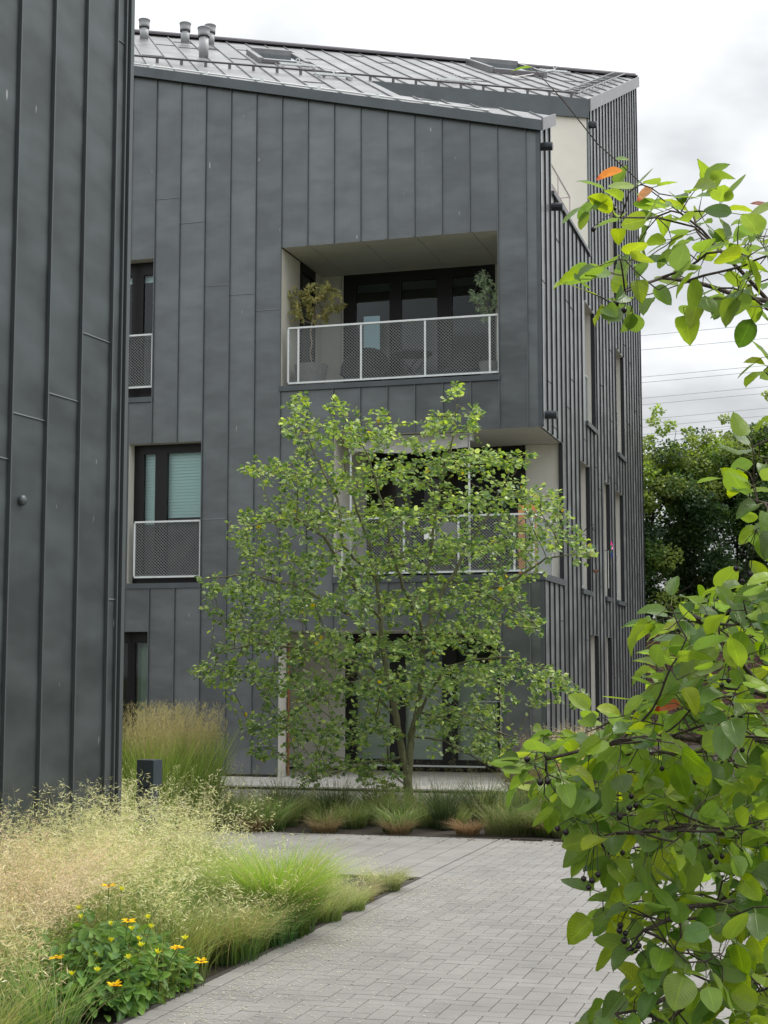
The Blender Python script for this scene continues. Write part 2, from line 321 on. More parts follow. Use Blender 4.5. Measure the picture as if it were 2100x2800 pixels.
def brick_mat():
    m, n, b = newmat('red_brick'); nd = n.nodes.new; lk = n.links.new
    t = nd('ShaderNodeTexCoord'); mp = nd('ShaderNodeMapping'); mp.inputs['Rotation'].default_value = (R(90), 0, 0); lk(t.outputs['Object'], mp.inputs[0])
    br = nd('ShaderNodeTexBrick'); br.inputs['Scale'].default_value = 1.0; br.inputs['Brick Width'].default_value = 0.25; br.inputs['Row Height'].default_value = 0.078; br.inputs['Mortar Size'].default_value = 0.008
    br.inputs['Color1'].default_value = (0.15, 0.062, 0.045, 1); br.inputs['Color2'].default_value = (0.085, 0.045, 0.038, 1); br.inputs['Mortar'].default_value = (0.15, 0.135, 0.12, 1)
    lk(mp.outputs[0], br.inputs['Vector']); lk(br.outputs['Color'], b.inputs['Base Color']); b.inputs['Roughness'].default_value = 0.9; return m
M['brick'] = brick_mat()

# ------------------------------------------------------------------ the building frame of axes
TH = R(16.3756)
C = Vector((2.309, 22.38, 0))
bld = empty('apartment_building', C, -TH)
tag(bld, 'dark grey zinc clad apartment block with pitched roof and two recessed balconies', 'building')
EX = Vector((math.cos(TH), -math.sin(TH), 0)); EY = Vector((math.sin(TH), math.cos(TH), 0))
def W(u, v, z=0.0): return C + EX*u + EY*v + Vector((0, 0, z))
def roofz(u, v): return 9.81 - 0.2393*u + 0.435*v
def ts(t, s, h=0): 
    u = 0.876*t-0.482*s; v = 0.482*t+0.876*s
    return Vector((u, v, 9.81+0.4965*s+h))

def wall(mb, F, s0, s1, top, bot, holes, seams, joints, sh=0.028, sw=0.011, kinks=()):
    br = sorted({s0, s1, *kinks, *[x for h in holes for x in h[:2] if s0 < x < s1]})
    def intervals(s, z1):
        iv = [(bot, z1)]
        for h in holes:
            if h[0]-1e-6 <= s <= h[1]+1e-6 and h[0] < s < h[1]:
                nv = []
                for a, b in iv:
                    if h[3] <= a or h[2] >= b: nv.append((a, b)); continue
                    if h[2] > a+1e-4: nv.append((a, h[2]))
                    if h[3] < b-1e-4: nv.append((h[3], b))
                iv = nv
        return iv
    e = 1e-4
    for a, b in zip(br[:-1], br[1:]):
        m_ = (a+b)/2; za, zb = top(a+e), top(b-e)
        for i, (z0, z1) in enumerate(intervals(m_, 1e6)):
            if z1 > 1e5: mb.poly([F(a,0,z0), F(b,0,z0), F(b,0,zb), F(a,0,za)], 0)
            else: mb.poly([F(a,0,z0), F(b,0,z0), F(b,0,z1), F(a,0,z1)], 0)
    for s in seams:
        for z0, z1 in intervals(s, min(top(s-e), top(s+e))):
            if z1-z0 < 0.05: continue
            z0 += 0.004; z1 -= 0.004
            P = [F(s-sw/2,0.0,z0), F(s+sw/2,0.0,z0), F(s+sw/2,sh,z0), F(s-sw/2,sh,z0)]
            Q = [F(s-sw/2,0.0,z1), F(s+sw/2,0.0,z1), F(s+sw/2,sh,z1), F(s-sw/2,sh,z1)]
            mb.hexa(P+Q, 1)
    for s, e2, z in joints:
        a, b = s+sw/2+0.002, e2-sw/2-0.002
        P = [F(a,0.0,z-0.006), F(b,0.0,z-0.006), F(b,0.009,z-0.006), F(a,0.009,z-0.006)]
        Q = [F(a,0.0,z+0.004), F(b,0.0,z+0.004), F(b,0.003,z+0.004), F(a,0.003,z+0.004)]
        mb.hexa(P+Q, 1)
FA = lambda s, d, z: (s, -d, z)
FB = lambda s, d, z: (d, s, z)

# front wall
holesA = [(-4.07,-0.63,5.99,8.19), (-3.2,0.5,3.0,5.19), (-4.07,-0.63,0.0,2.245), (-7.4,-6.22,5.95,8.19), (-6.61,-5.36,3.0,5.21), (-7.4,-6.22,0.1,2.25)]
seamsA = [-0.2-0.43*k for k in range(25)]
sA = lambda k: -0.2-0.43*k
jA = [(sA(14),sA(13),9.15),(sA(13),sA(12),8.72),(sA(12),sA(11),7.67),(sA(11),sA(10),7.50),(sA(10),sA(9),7.22),(sA(12),sA(11),3.98),(sA(11),sA(10),3.55),(sA(12),sA(11),0.45),(sA(10),sA(9),0.52),(sA(2),sA(1),1.2)]
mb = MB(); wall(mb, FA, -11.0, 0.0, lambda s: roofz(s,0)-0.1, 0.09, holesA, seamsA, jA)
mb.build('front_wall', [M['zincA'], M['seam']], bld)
# side wall
seamsB = [0.02+0.415*k for k in range(30)]
holesB = [(-0.5,1.7,3.0,5.19), (7.4,8.42,8.75,10.95), (4.15,5.23,5.93,8.05), (8.1,9.15,5.93,8.02), (3.4,4.43,3.0,5.16), (6.15,6.85,3.0,5.14), (7.7,8.75,3.0,5.14), (4.2,5.2,0.09,2.26), (6.24,6.83,0.09,2.26)]
def topB(v): return roofz(0,v)-0.1 if (v < 1.05 or v > 4.68) else 9.02
jB = []
rj = random.Random(3)
for k in range(29):
    for z in (rj.uniform(0.8,3.2), rj.uniform(3.3,6.5), rj.uniform(6.5,9), rj.uniform(9.3,12)):
        s_ = seamsB[k]; e_ = s_+0.415
        if z < min(topB(s_+.01), topB(e_-.01))-0.3 and not any(h[0]-0.42 < s_ < h[1] and h[2]-0.1 < z < h[3]+0.1 for h in holesB) and rj.random() < 0.6: jB.append((s_, e_, z))
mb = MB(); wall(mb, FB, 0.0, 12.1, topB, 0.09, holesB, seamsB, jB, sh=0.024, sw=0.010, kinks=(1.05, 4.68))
mb.build('side_wall', [M['zincB'], M['seamB_shade']], bld)
# corner trims and rear closing walls
for z0, z1 in ((0.09, 2.96), (5.22, 9.7)):
    mb = MB(); mb.box(-0.05, 0.004, -0.008, -0.002, z0, z1); mb.box(-0.012, 0.014, -0.016, -0.008, z0, z1); mb.box(0.0, 0.01, -0.008, 0.012, z0, z1)
    mb.build('corner_trim', M['trim'], bld)
MB().box(-6.72, -6.66, -0.02, 0.0, 0.1, 11.1).build('edge_trim', M['trim'], bld)
mb = MB(); vR = (10.62-0.482*11)/0.876
mb.poly([(0,12.1,0),(-11,vR,0),(-11,vR,roofz(-11,vR)-.05),(0,12.1,roofz(0,12.1)-.05)]); mb.poly([(-11,vR,0),(-11,0,0),(-11,0,roofz(-11,0)-.05),(-11,vR,roofz(-11,vR)-.05)])
mb.build('rear_wall', M['zincA'], bld)
for bb in ((-11,-5.6,0.02,12.0,0.0,0.085),(-4.06,-5.598,0.02,0.26,0.0,0.049),(-0.6,-0.02,0.02,12.0,0.0,0.085),(-5.598,-0.602,1.96,12.0,0.0,0.085)): MB().box(*bb).build('plinth', M['gap'], bld)

# roof --------------------------------------------------------------
out_ = [(-11,-0.06),(0.05,-0.06),(0.05,1.05),(-2.45,1.05),(-3.446,2.786),(0.05,4.71),(0.05,12.15),(-11,vR)]
mb = MB(); mb.poly([(u,v,roofz(u,v)) for u,v in out_], 0); mb.poly([(u,v,roofz(u,v)-0.06) for u,v in out_][::-1], 0)
# standing seams run up the slope (clipped to the outline)
def inside(u, v):
    return -11 < u < 0.03 and v > -0.05 and (-0.482*u+0.876*v) < 10.62 and not (v > 1.05 and (-0.482*u+0.876*v) < 4.11 and (0.876*u+0.482*v) > -1.68)
k = -14
for i in range(-14, 30):
    t = -5.58+0.413*i; seg = None
    for j in range(0, 1120):
        s_ = -5+j*0.015; u = 0.876*t-0.482*s_; v = 0.482*t+0.876*s_
        if inside(u, v):
            if seg is None: seg = [s_, s_]
            seg[1] = s_
        elif seg:
            if seg[1]-seg[0] > 0.1: mb.beam(ts(t,seg[0],0.012), ts(t,seg[1],0.012), 0.014, 0.026, m=1)
            seg = None
    if seg: mb.beam(ts(t,seg[0],0.012), ts(t,seg[1],0.012), 0.014, 0.026, m=1)
    for q in range(2):     # cross welts
        s_ = rj.uniform(0.5,10); u = 0.876*(t+.2)-0.482*s_; v = 0.482*(t+.2)+0.876*s_
        if inside(u,v) and inside(u-.2,v) and inside(u+.2, v): mb.beam(ts(t+0.01,s_,0.004), ts(t+0.40,s_,0.004), 0.02, 0.012, m=1)
mb.build('roof', [M['zincR'], M['rooftrim']], bld)
# fascias
mb = MB()
def fascia(p, q, h, out_n, th=0.03, lift=0.02):
    p = Vector(p); q = Vector(q); n_ = Vector(out_n)*th; dn = Vector((0,0,-h)); up = Vector((0,0,lift))
    mb.hexa([p+dn, q+dn, q+dn+n_, p+dn+n_, p+up, q+up, q+up+n_, p+up+n_])
fascia((-11,-0.06,roofz(-11,-0.06)), (0.05,-0.06,roofz(0.05,-0.06)), 0.14, (0,-1,0))
mb.build('front_eave_trim', M['trim'], bld); mb = MB()
fascia((0.05,-0.06,roofz(0,0)), (0.05,1.05,roofz(0,1.05)), 0.17, (1,0,0))
mb.build('verge_trim', M['rooftrim'], bld); mb = MB(); fascia((0.05,4.68,roofz(0,4.68)), (0.05,12.15,roofz(0,12.15)), 0.22, (1,0,0))
mb.build('verge_trim', M['rooftrim'], bld); mb = MB()
nb = Vector((0.482,-0.876,0)); P2 = Vector((-3.446,2.786,roofz(-3.446,2.786))); P3 = Vector((0.03,4.695,roofz(0.03,4.695)))
fascia(P2, P3, 0.35, nb, th=0.05, lift=0.0)
mb.build('upper_eave_band', M['trim'], bld)
mb = MB(); mb.tube([ts(-8,10.62,0.05), ts(5.83,10.62,0.05)], 0.055, 8); mb.beam(ts(-8,10.55,0.02), ts(5.83,10.55,0.02), 0.2, 0.03)
mb.build('ridge_cap', M['ridge'], bld)
mb = MB()
mb.tube([ts(-9,4.35,0.09), ts(2.2,4.35,0.09)], 0.018, 6)
for i in range(-22, 6): 
    mb.box(*(lambda p: (p.x-0.02,p.x+0.02,p.y-0.02,p.y+0.02,p.z-0.07,p.z+0.01))(ts(-0.2+0.413*i+0.2, 4.35, 0.06)))
mb.build('snow_guard', M['ridge'], bld, smooth=False)
mb = MB(); mb.tube([(-11,-0.02,roofz(-11,0)+.05),(-0.75,-0.02,roofz(-.75,0)+.05)], 0.014, 6)
for u in np.arange(-6.3,-0.7,0.95): mb.box(u-.03,u+.03,-0.05,0.01,roofz(u,0)-.0,roofz(u,0)+.075)
mb.build('lightning_conductor', M['galv'], bld)
# verge ladder-like guard
mb = MB()
for off in (0.18, 0.42): mb.tube([(-off,4.9,roofz(-off,4.9)+.1), (-off,11.6,roofz(-off,11.6)+.1)], 0.013, 6)
for v in np.arange(5.0,11.5,0.42): mb.tube([(-0.18,v,roofz(-.18,v)+.1),(-0.42,v,roofz(-.42,v)+.1)], 0.011, 5); mb.tube([(-0.3,v,roofz(-.3,v)),(-0.3,v,roofz(-.3,v)+.1)],0.01,5)
mb.build('verge_guard_rail', M['rooftrim'], bld)
# terrace cut into the roof
tw = MB(); tw.poly([(-3.42,2.80,9.0),(0.0,4.68,9.0),(0.0,4.68,11.5),(-3.42,2.80,11.5)])
tw.poly([(-2.45,1.05,9.0),(-3.44,2.79,9.0),(-3.44,2.79,roofz(-3.44,2.79)-.06),(-2.45,1.05,roofz(-2.45,1.05)-.06)])
tw.poly([(-2.45,1.05,9.0),(-2.45,1.05,roofz(-2.45,1.05)-.06),(-0.02,1.05,roofz(0,1.05)-.06),(-0.02,1.05,9.0)])
tw.poly([(-2.45,1.05,9.0),(-0.02,1.05,9.0),(-0.02,4.68,9.0),(-3.44,2.79,9.0)])
tw.build('roof_terrace_wall', M['cream'], bld)
mb = MB(); mb.box(-0.05,0.03,4.69,4.83,9.0,11.5); mb.build('terrace_corner_trim', M['seam'], bld)
mb = MB(); mb.box(-0.14,0.04,1.05,4.66,9.0,9.06); mb.build('parapet_cap', M['trim'], bld)

# generic pieces ----------------------------------------------------
def mesh_infill(parent, p0, p1, z0, z1, dx=0.05, dz=0.0235, mat='meshsteel'):
    """expanded metal: zigzag strands, each a thin ribbon with a top face"""
    p0 = np.array(p0, float); p1 = np.array(p1, float); Ln = np.linalg.norm(p1-p0); d = (p1-p0)/Ln; nrm = np.array([d[1], -d[0]])
    nx = int(Ln/(dx/2)); xs = np.linspace(0, Ln, nx+1); nr = int((z1-z0)/dz); V = []; Fq = []; k = 0; w_ = 0.0045
    for j in range(nr+1):
        zc = z0+(j+0.0)*dz + np.where((np.arange(nx+1)+j) % 2 == 0, dz/2, -dz/2); zc = np.clip(zc, z0, z1)
        base = p0[None,:]+xs[:,None]*d[None,:]
        a = np.c_[base, zc-w_/2]; b = np.c_[base, zc+w_/2]; c = np.c_[base-nrm*0.006, zc+w_/2+0.001]
        V += [a, b, c]; i = np.arange(nx)
        Fq.append(np.c_[k+i, k+i+1, k+nx+1+i+1, k+nx+1+i]); Fq.append(np.c_[k+nx+1+i, k+nx+1+i+1, k+2*(nx+1)+i+1, k+2*(nx+1)+i]); k += 3*(nx+1)
    return np_mesh('mesh_infill', np.vstack(V), [np.vstack(Fq)], M[mat], parent=parent)
def railing(parent, pts, z0, z1, posts, name='railing', infill=True, t=0.028):
    mb = MB()
    for a, b in zip(pts[:-1], pts[1:]):
        mb.beam((*a,z1),(*b,z1),t+0.01,t); mb.beam((*a,z0),(*b,z0),t,t)
    for p in posts: mb.beam((*p,z0+t/2),(*p,z1-t/2),t,t,up=(0,1,0))
    o = mb.build(name, M['galv'], parent)
    if infill:
        for a, b in zip(pts[:-1], pts[1:]): mesh_infill(o, a, b, z0+0.02, z1-0.02)
    return o
def win(name, parent, F, s0, s1, z0, z1, dep, panes, fr='frame', blind=None, jambL='cream', jambR='cream', soff='beige', room=True, zr=0.08, sillp=0.03, warm=False):
    """recessed window: reveals, dark frame with panes [(s0,s1,z0,z1)], optional room behind"""
    mb = MB()
    def bx(m_, a, b, d0, d1, c, d, mi=0):
        P = [F(a,d0,c), F(b,d0,c), F(b,d1,c), F(a,d1,c), F(a,d0,d), F(b,d0,d), F(b,d1,d), F(a,d1,d)]; m_.hexa(P, mi)
    fo = MB(); ss = sorted([p[0] for p in panes]+[p[1] for p in panes]); xs = [s0]+ss+[s1]
    for a, b in zip(xs[::2], xs[1::2]): bx(fo, a, b, -dep, -dep-0.07, z0, z1)
    for p in panes:
        bx(fo, p[0], p[1], -dep, -dep-0.07, z0, p[2]); bx(fo, p[0], p[1], -dep, -dep-0.07, p[3], z1)
    f = fo.build(name, M[fr], parent)
    rv = MB(); e = 0.003
    bx(rv, s0-0.04, s0, -e, -dep-0.07, z0, z1, 0); bx(rv, s1, s1+0.04, -e, -dep-0.07, z0, z1, 1); bx(rv, s0, s1, -e, -dep-0.07, z1, z1+0.04, 2)
    rv.build('reveal', [M[jambL], M[jambR], M[soff]], f)
    if sillp is not None:
        sl = MB(); bx(sl, s0-0.01, s1+0.01, sillp, -dep-0.07, z0-0.08, z0, 0); sl.build('sill', M['trim'], f)
    gl = MB()
    for p in panes: gl.poly([F(p[0],-dep-0.03,p[2]), F(p[1],-dep-0.03,p[2]), F(p[1],-dep-0.03,p[3]), F(p[0],-dep-0.03,p[3])])
    gl.build('pane', M['glass'], f)
    if blind:
        for (bi, bz0, bz1, mt) in blind:
            p = panes[bi]; bl = MB(); z = bz0; n_ = 0
            while z < bz1:
                bx(bl, p[0]-0.02, p[1]+0.02, -dep-0.10, -dep-0.112, z, z+0.033)
                bx(bl, p[0]-0.02, p[1]+0.02, -dep-0.118, -dep-0.126, z+0.02, z+0.05)
                z += 0.05
            bl.build('blind', M[mt], f)
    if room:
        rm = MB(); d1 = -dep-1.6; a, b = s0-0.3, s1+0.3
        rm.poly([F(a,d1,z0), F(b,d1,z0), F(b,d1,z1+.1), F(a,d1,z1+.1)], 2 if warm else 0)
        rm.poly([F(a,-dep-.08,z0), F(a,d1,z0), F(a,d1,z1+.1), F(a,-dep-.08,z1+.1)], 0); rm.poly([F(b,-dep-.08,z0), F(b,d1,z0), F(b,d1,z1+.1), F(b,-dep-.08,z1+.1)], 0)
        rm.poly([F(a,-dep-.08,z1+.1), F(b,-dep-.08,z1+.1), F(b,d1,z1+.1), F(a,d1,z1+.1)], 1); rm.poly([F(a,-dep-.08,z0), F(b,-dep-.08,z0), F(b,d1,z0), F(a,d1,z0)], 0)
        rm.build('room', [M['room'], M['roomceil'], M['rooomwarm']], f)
    return f

# windows of the front wall
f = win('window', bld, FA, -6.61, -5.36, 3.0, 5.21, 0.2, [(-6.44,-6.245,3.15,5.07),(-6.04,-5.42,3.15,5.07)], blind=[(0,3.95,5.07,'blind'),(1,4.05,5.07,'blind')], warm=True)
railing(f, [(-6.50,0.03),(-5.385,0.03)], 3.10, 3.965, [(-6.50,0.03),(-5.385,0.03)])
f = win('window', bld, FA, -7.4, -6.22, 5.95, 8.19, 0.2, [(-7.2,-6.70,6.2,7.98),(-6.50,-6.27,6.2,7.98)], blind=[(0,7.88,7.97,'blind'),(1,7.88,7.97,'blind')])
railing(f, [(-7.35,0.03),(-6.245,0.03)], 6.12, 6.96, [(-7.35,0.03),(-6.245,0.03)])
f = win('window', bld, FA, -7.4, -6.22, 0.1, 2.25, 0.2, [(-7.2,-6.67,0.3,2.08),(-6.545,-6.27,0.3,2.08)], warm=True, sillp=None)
cu = MB()
for i in range(12):
    x0 = -6.56+i*0.03; cu.poly([(x0,0.34+0.02*(i%2),0.3),(x0+.03,0.34+0.02*((i+1)%2),0.3),(x0+.03,0.34+0.02*((i+1)%2),2.08),(x0,0.34+0.02*(i%2),2.08)])
cu.build('curtain', M['curtain'], f)
# windows of the side wall
for i, (a, b, c, d) in enumerate(holesB[1:]):
    g = c < 1
    f = win('window', bld, FB, a, b, c, d, 0.42, [(a+0.08,b-0.08,c+0.1,d-0.08)], sillp=(None if g else 0.045))
    tr = MB(); tr.box(-0.06,0.012,b-0.006,b+0.002,c,d); tr.build('jamb_flashing', M['seamB_shade'], f)
    if not g:
        o = railing(f, [(-0.13,a+0.03),(-0.13,b-0.03)], c+0.08, c+0.95, [(-0.13,a+0.03),(-0.13,b-0.03)], t=0.016)

# recessed balcony on the second floor ---------------------------------
bal = MB(); bal.box(-4.09,-0.61,-0.035,0.06,5.92,6.0); bal.box(-4.05,-0.65,0.06,1.9,5.9,5.97)
b2 = bal.build('upper_balcony', M['trim'], bld)
mb = MB(); dv = [-4.05,-3.61,-2.75,-1.9,-1.03,-0.63]
for a, b in zip(dv[:-1], dv[1:]): mb.box(a+.005,b-.005,0.004,1.9,8.193,8.21)
mb.box(-4.07,-0.63,0.01,1.9,8.212,8.24,1); mb.build('ceiling_panels', [M['beige'], M['gap']], b2)
for bb in ((-4.11,-4.07,0.003,0.87,6.0,8.19),(-0.63,-0.59,0.003,1.9,6.0,8.19)): MB().box(*bb).build('side_panel', M['cream'], b2)
for bb in ((-4.09,-4.04,1.60,1.9,6.0,8.19),(-4.035,-3.70,1.86,1.9,6.0,8.185),(-3.69,-3.655,1.86,1.9,6.0,8.185),(-1.08,-0.64,1.86,1.9,6.0,8.185)): MB().box(*bb).build('back_panel', M['beige'], b2)
mb = MB(); mb.box(-4.10,-4.05,0.88,0.96,6.0,8.18); mb.box(-4.10,-4.05,1.5,1.59,6.0,8.18); mb.box(-4.10,-4.05,0.96,1.5,8.05,8.18); mb.box(-4.10,-4.05,0.96,1.5,6.0,6.1)
sw = mb.build('side_window_frame', M['frame'], b2); MB().poly([(-4.08,0.96,6.1),(-4.08,1.5,6.1),(-4.08,1.5,8.05),(-4.08,0.96,8.05)]).build('pane', M['glass'], sw)
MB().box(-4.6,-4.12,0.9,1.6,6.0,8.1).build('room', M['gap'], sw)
FD = lambda s, d, z: (s, 1.86-d, z)
f = win('patio_door', b2, FD, -3.65, -1.085, 6.0, 8.185, 0.0, [(-3.44,-2.86,6.2,8.02),(-2.66,-2.05,6.2,8.02),(-1.80,-1.16,6.2,8.02)], jambL='gap', jambR='gap', sillp=None)
MB().box(-3.5,-3.22,2.5,2.52,6.6,7.62).build('glow_panel', M['doorglow'], f)  # added pale glowing panel behind the first door pane
railing(b2, [(-3.96,0.05),(-0.645,0.05)], 6.05, 6.915, [(-3.96,0.05),(-3.795,0.05),(-2.785,0.05),(-1.775,0.05),(-0.78,0.05),(-0.645,0.05)], name='balcony_railing')

# corner loggia on the first floor ---------------------------------------
mb = MB(); mb.box(-3.22,0.035,-0.035,0.1,2.95,3.045); mb.box(-0.08,0.035,0.1,1.72,2.95,3.045); mb.box(-3.2,-0.08,0.1,1.75,2.93,3.0)
l1 = mb.build('corner_loggia', M['trim'], bld)
mb = MB()
for a, b in ((-3.2,-2.2),(-2.19,-1.2),(-1.19,-0.03)): mb.box(a,b-.005,0.01,1.78,5.192,5.21)
mb.box(-3.2,-0.03,0.012,1.78,5.212,5.24,1); mb.build('ceiling_panels', [M['beige'], M['gap']], l1)
mb = MB(); mb.box(-3.24,-3.2,0.003,1.75,3.0,5.19); mb.build('side_panels', M['cream'], l1)
mb = MB(); mb.box(-0.62,-0.02,1.75,1.8,3.0,5.188); mb.build('end_panel', M['cream'], l1)
mb = MB(); mb.box(-0.055,0.012,1.693,1.702,3.045,5.185); mb.build('jamb_flashing', M['seamB_shade'], l1)
FD = lambda s, d, z: (s, 1.70-d, z)
f = win('patio_door', l1, FD, -3.195, -0.63, 3.01, 5.185, 0.0, [(-3.05,-2.45,3.2,5.0),(-2.25,-1.6,3.2,5.0),(-1.45,-0.8,3.2,5.0)], jambL='gap', jambR='gap', sillp=None, warm=True)
ps = [(-3.10,0.12),(-2.13,0.12),(-1.29,0.12),(-0.45,0.12),(-0.17,0.12),(-0.17,1.65)]
railing(l1, [(-3.12,0.12),(-0.17,0.12),(-0.17,1.65)], 3.1, 3.93, ps, name='balcony_railing')
MB().box(-1.81,-1.64,0.085,0.095,3.59,3.74).build('paper_note', M['white'], l1)
aw = MB(); aw.box(-3.08,-1.08,0.16,0.26,5.06,5.185); aw.tube([(-1.14,0.19,3.0),(-1.14,0.19,5.1)],0.017,8); aw.tube([(-2.99,0.19,3.0),(-2.99,0.19,5.1)],0.017,8); aw.beam((-3.02,0.15,5.16),(-1.1,0.15,5.16),0.03,0.03)
a_ = aw.build('awning', M['galv'], l1)
cl = MB(); n_ = 26
for i in range(n_):
    x0 = -3.0+1.86*i/n_; x1 = -3.0+1.86*(i+1)/n_
    zb = lambda x: 4.95-0.05*math.sin((x+3)*1.69)**2-0.004*math.sin(x*23); yb = lambda x: 0.12+0.012*math.sin(x*17)
    cl.poly([(x0,yb(x0),zb(x0)),(x1,yb(x1),zb(x1)),(x1,0.13,5.15),(x0,0.13,5.15)])
cl.build('awning_cloth', M['awning'], a_)

# ground floor recess ------------------------------------------------------
g0 = MB().box(-5.6,-3.62,1.9,1.95,0.09,2.245).build('entrance_recess', M['cream'], bld)
for bb in ((-4.07,-4.055,-0.012,0.3,0.05,2.245),(-5.6,-4.072,0.27,0.3,0.05,2.245),(-1.06,-0.6,1.9,1.95,0.09,2.245),(-0.63,-0.59,0.003,1.9,0.05,2.245)): MB().box(*bb).build('side_panel', M['cream'], g0)
mb = MB(); mb.box(-5.6,-0.6,0.01,1.95,2.25,2.28); mb.build('ceiling_panels', M['beige'], g0)
MB().box(-5.62,-5.6,0.3,1.95,0.05,2.25).build('end_panel', M['beige'], g0)
mb = MB(); mb.tube([(-4.03,0.34,0.06),(-4.03,0.34,2.2)],0.02,8); mb.build('copper_pipe', plain('copper', (0.3,0.13,0.06), 0.5, 0.5), g0)
FD = lambda s, d, z: (s, 1.9-d, z)
f = win('patio_door', g0, FD, -3.61, -1.07, 0.1, 2.24, 0.0, [(-3.43,-2.87,0.24,2.1),(-2.62,-2.0,0.24,2.1),(-1.76,-1.11,0.24,2.1)], jambL='gap', jambR='gap', sillp=None,
        blind=[(0,0.24,1.8,'blindG'),(1,0.24,1.75,'blindG'),(2,0.24,1.7,'blindG')])
MB().box(-3.5,-1.3,1.86,1.9,0.13,0.155).build('door_sill', M['galv'], f)
mb = MB()
for zc in (2.27, 5.225): pass

# rooftop details ----------------------------------------------------------
def vent(t, s_, h, name='roof_vent_pipe'):
    p = ts(t, s_, -0.05); m_ = MB(); m_.lathe(p, [(0,0),(0.088,0),(0.088,h),(0.0,h)], 18); o = m_.build(name, M['plastic'], bld, smooth=False)
    for pl_ in o.data.polygons: pl_.use_smooth = len(pl_.vertices) == 4 and abs(pl_.normal.z) < 0.5
    c_ = MB(); c_.lathe(p, [(0.088,h-0.02),(0.105,h-0.02),(0.112,h+0.02),(0.108,h+0.05),(0.115,h+0.13),(0.122,h+0.135),(0.122,h+0.15),(0,h+0.15)], 18); c = c_.build('cap', M['plastic'], o)
    for pl_ in c.data.polygons: pl_.use_smooth = abs(pl_.normal.z) < 0.6
    c2 = MB(); c2.lathe(p, [(0.0885,h-0.032),(0.107,h-0.032),(0.107,h-0.02),(0.0885,h-0.02)], 18); c2.build('shadow_gap', M['gap'], o)
for t, s_ in ((-5.30,9.5),(-4.46,9.55),(-3.94,9.6)): vent(t, s_, 0.30)
vent(-4.40, 6.2, 0.46)
def skylight(t0, t1, s0, s1, h=0.10):
    m_ = MB(); 
    def bar(a0,a1,b0,b1,hh=h): m_.hexa([ts(a0,b0,0.005),ts(a1,b0,0.005),ts(a1,b1,0.005),ts(a0,b1,0.005),ts(a0,b0,hh),ts(a1,b0,hh),ts(a1,b1,hh),ts(a0,b1,hh)])
    bar(t0,t0+0.1,s0,s1); bar(t1-0.1,t1,s0,s1); bar(t0+.1,t1-.1,s0,s0+0.09,h*0.8); bar(t0+.1,t1-.1,s1-0.16,s1,h+.05)
    o = m_.build('skylight', M['rooftrim'], bld)
    MB().poly([ts(t0+.1,s0+.09,h-.05),ts(t1-.1,s0+.09,h-.05),ts(t1-.1,s1-.16,h-.05),ts(t0+.1,s1-.16,h-.05)]).build('pane', glass('skylight_glass',(0.35,0.5,0.45)), o)
    MB().poly([ts(t0+.1,s0+.09,.012),ts(t1-.1,s0+.09,.012),ts(t1-.1,s1-.16,.012),ts(t0+.1,s1-.16,.012)]).build('dark_sheet', M['gap'], o)  # flat black sheet stands in for the unlit space below the glass
    m2 = MB(); m2.hexa([ts(t0+.08,s0-.02,0.01),ts(t1-.08,s0-.02,0.01),ts(t1-.08,s0-.002,0.01),ts(t0+.08,s0-.002,0.01),ts(t0+.08,s0-.02,h*.7),ts(t1-.08,s0-.02,h*.7),ts(t1-.08,s0-.002,h*.7),ts(t0+.08,s0-.002,h*.7)]); m2.build('lower_apron', M['ridge'], o)
skylight(-3.40,-2.42,6.1,7.9); skylight(1.75,3.0,8.45,10.3,0.13)
def anchor(t, s_):
    m_ = MB(); 
    for ds in (0,0.22): m_.beam(ts(t-.32,s_+ds,0.07), ts(t+.32,s_+ds,0.07), 0.03, 0.02)
    for a in (-.28,.28): m_.beam(ts(t+a,s_-.05,0.04), ts(t+a,s_+.27,0.04), 0.05, 0.03)
    m_.tube([ts(t,s_+.1,0.06),ts(t,s_+.1,0.13)],0.012,6)
    rg = [ts(t,s_+.1,0.15)+Vector((0.035*math.cos(a),0,0.035*math.sin(a))) for a in np.linspace(0,2*math.pi,9)]; m_.tube(rg,0.008,5)
    m_.build('roof_anchor', M['galv'], bld)
for t, s_ in ((-2.75,5.45),(-2.35,4.0),(0.1,5.0),(3.6,9.6)): anchor(t, s_)
mb = MB(); mb.tube([ts(-2.75,5.55,0.12), ts(-2.1,4.5,0.10), ts(-2.35,4.1,0.12)],0.008,5); mb.tube([ts(3.6,9.7,0.1), ts(2.6,8.3,0.05), ts(1.9,7.4,0.03)],0.008,5); mb.build('safety_cable', M['white'], bld)
mb = MB()
for v, z in ((4.80,11.42),(0.2,9.48),(1.05,8.80),(0.32,5.42)): 
    m_ = MB(); m_.tube([(0.0,v,z),(0.17,v,z-0.01)],0.062,12); m_.tube([(0.17,v,z-0.01),(0.172,v,z-0.01)],0.05,12); m_.build('overflow_spout', M['spout'], bld)
# railing of the roof terrace
mb = MB(); 
for z, r_ in ((9.66,0.016),(9.35,0.008)): mb.tube([(-0.1,1.08,z),(-0.1,3.35,z)],r_,6); 
mb.tube([(-0.1,3.35,9.66),(-0.1,3.35,9.05)],0.014,6); mb.tube([(-0.1,2.2,9.66),(-0.1,2.2,9.05)],0.012,6)
for z in (9.66,): mb.tube([(-0.1,3.35,z),(-0.45,3.35,z)],0.014,6)
for v in np.arange(1.15,3.3,0.055): mb.beam((-0.1,v,9.07),(-0.1,v,9.35),0.006,0.02)
mb.build('terrace_railing', plain('terrace_rail', (0.45,0.40,0.42),0.5,0.3), bld)

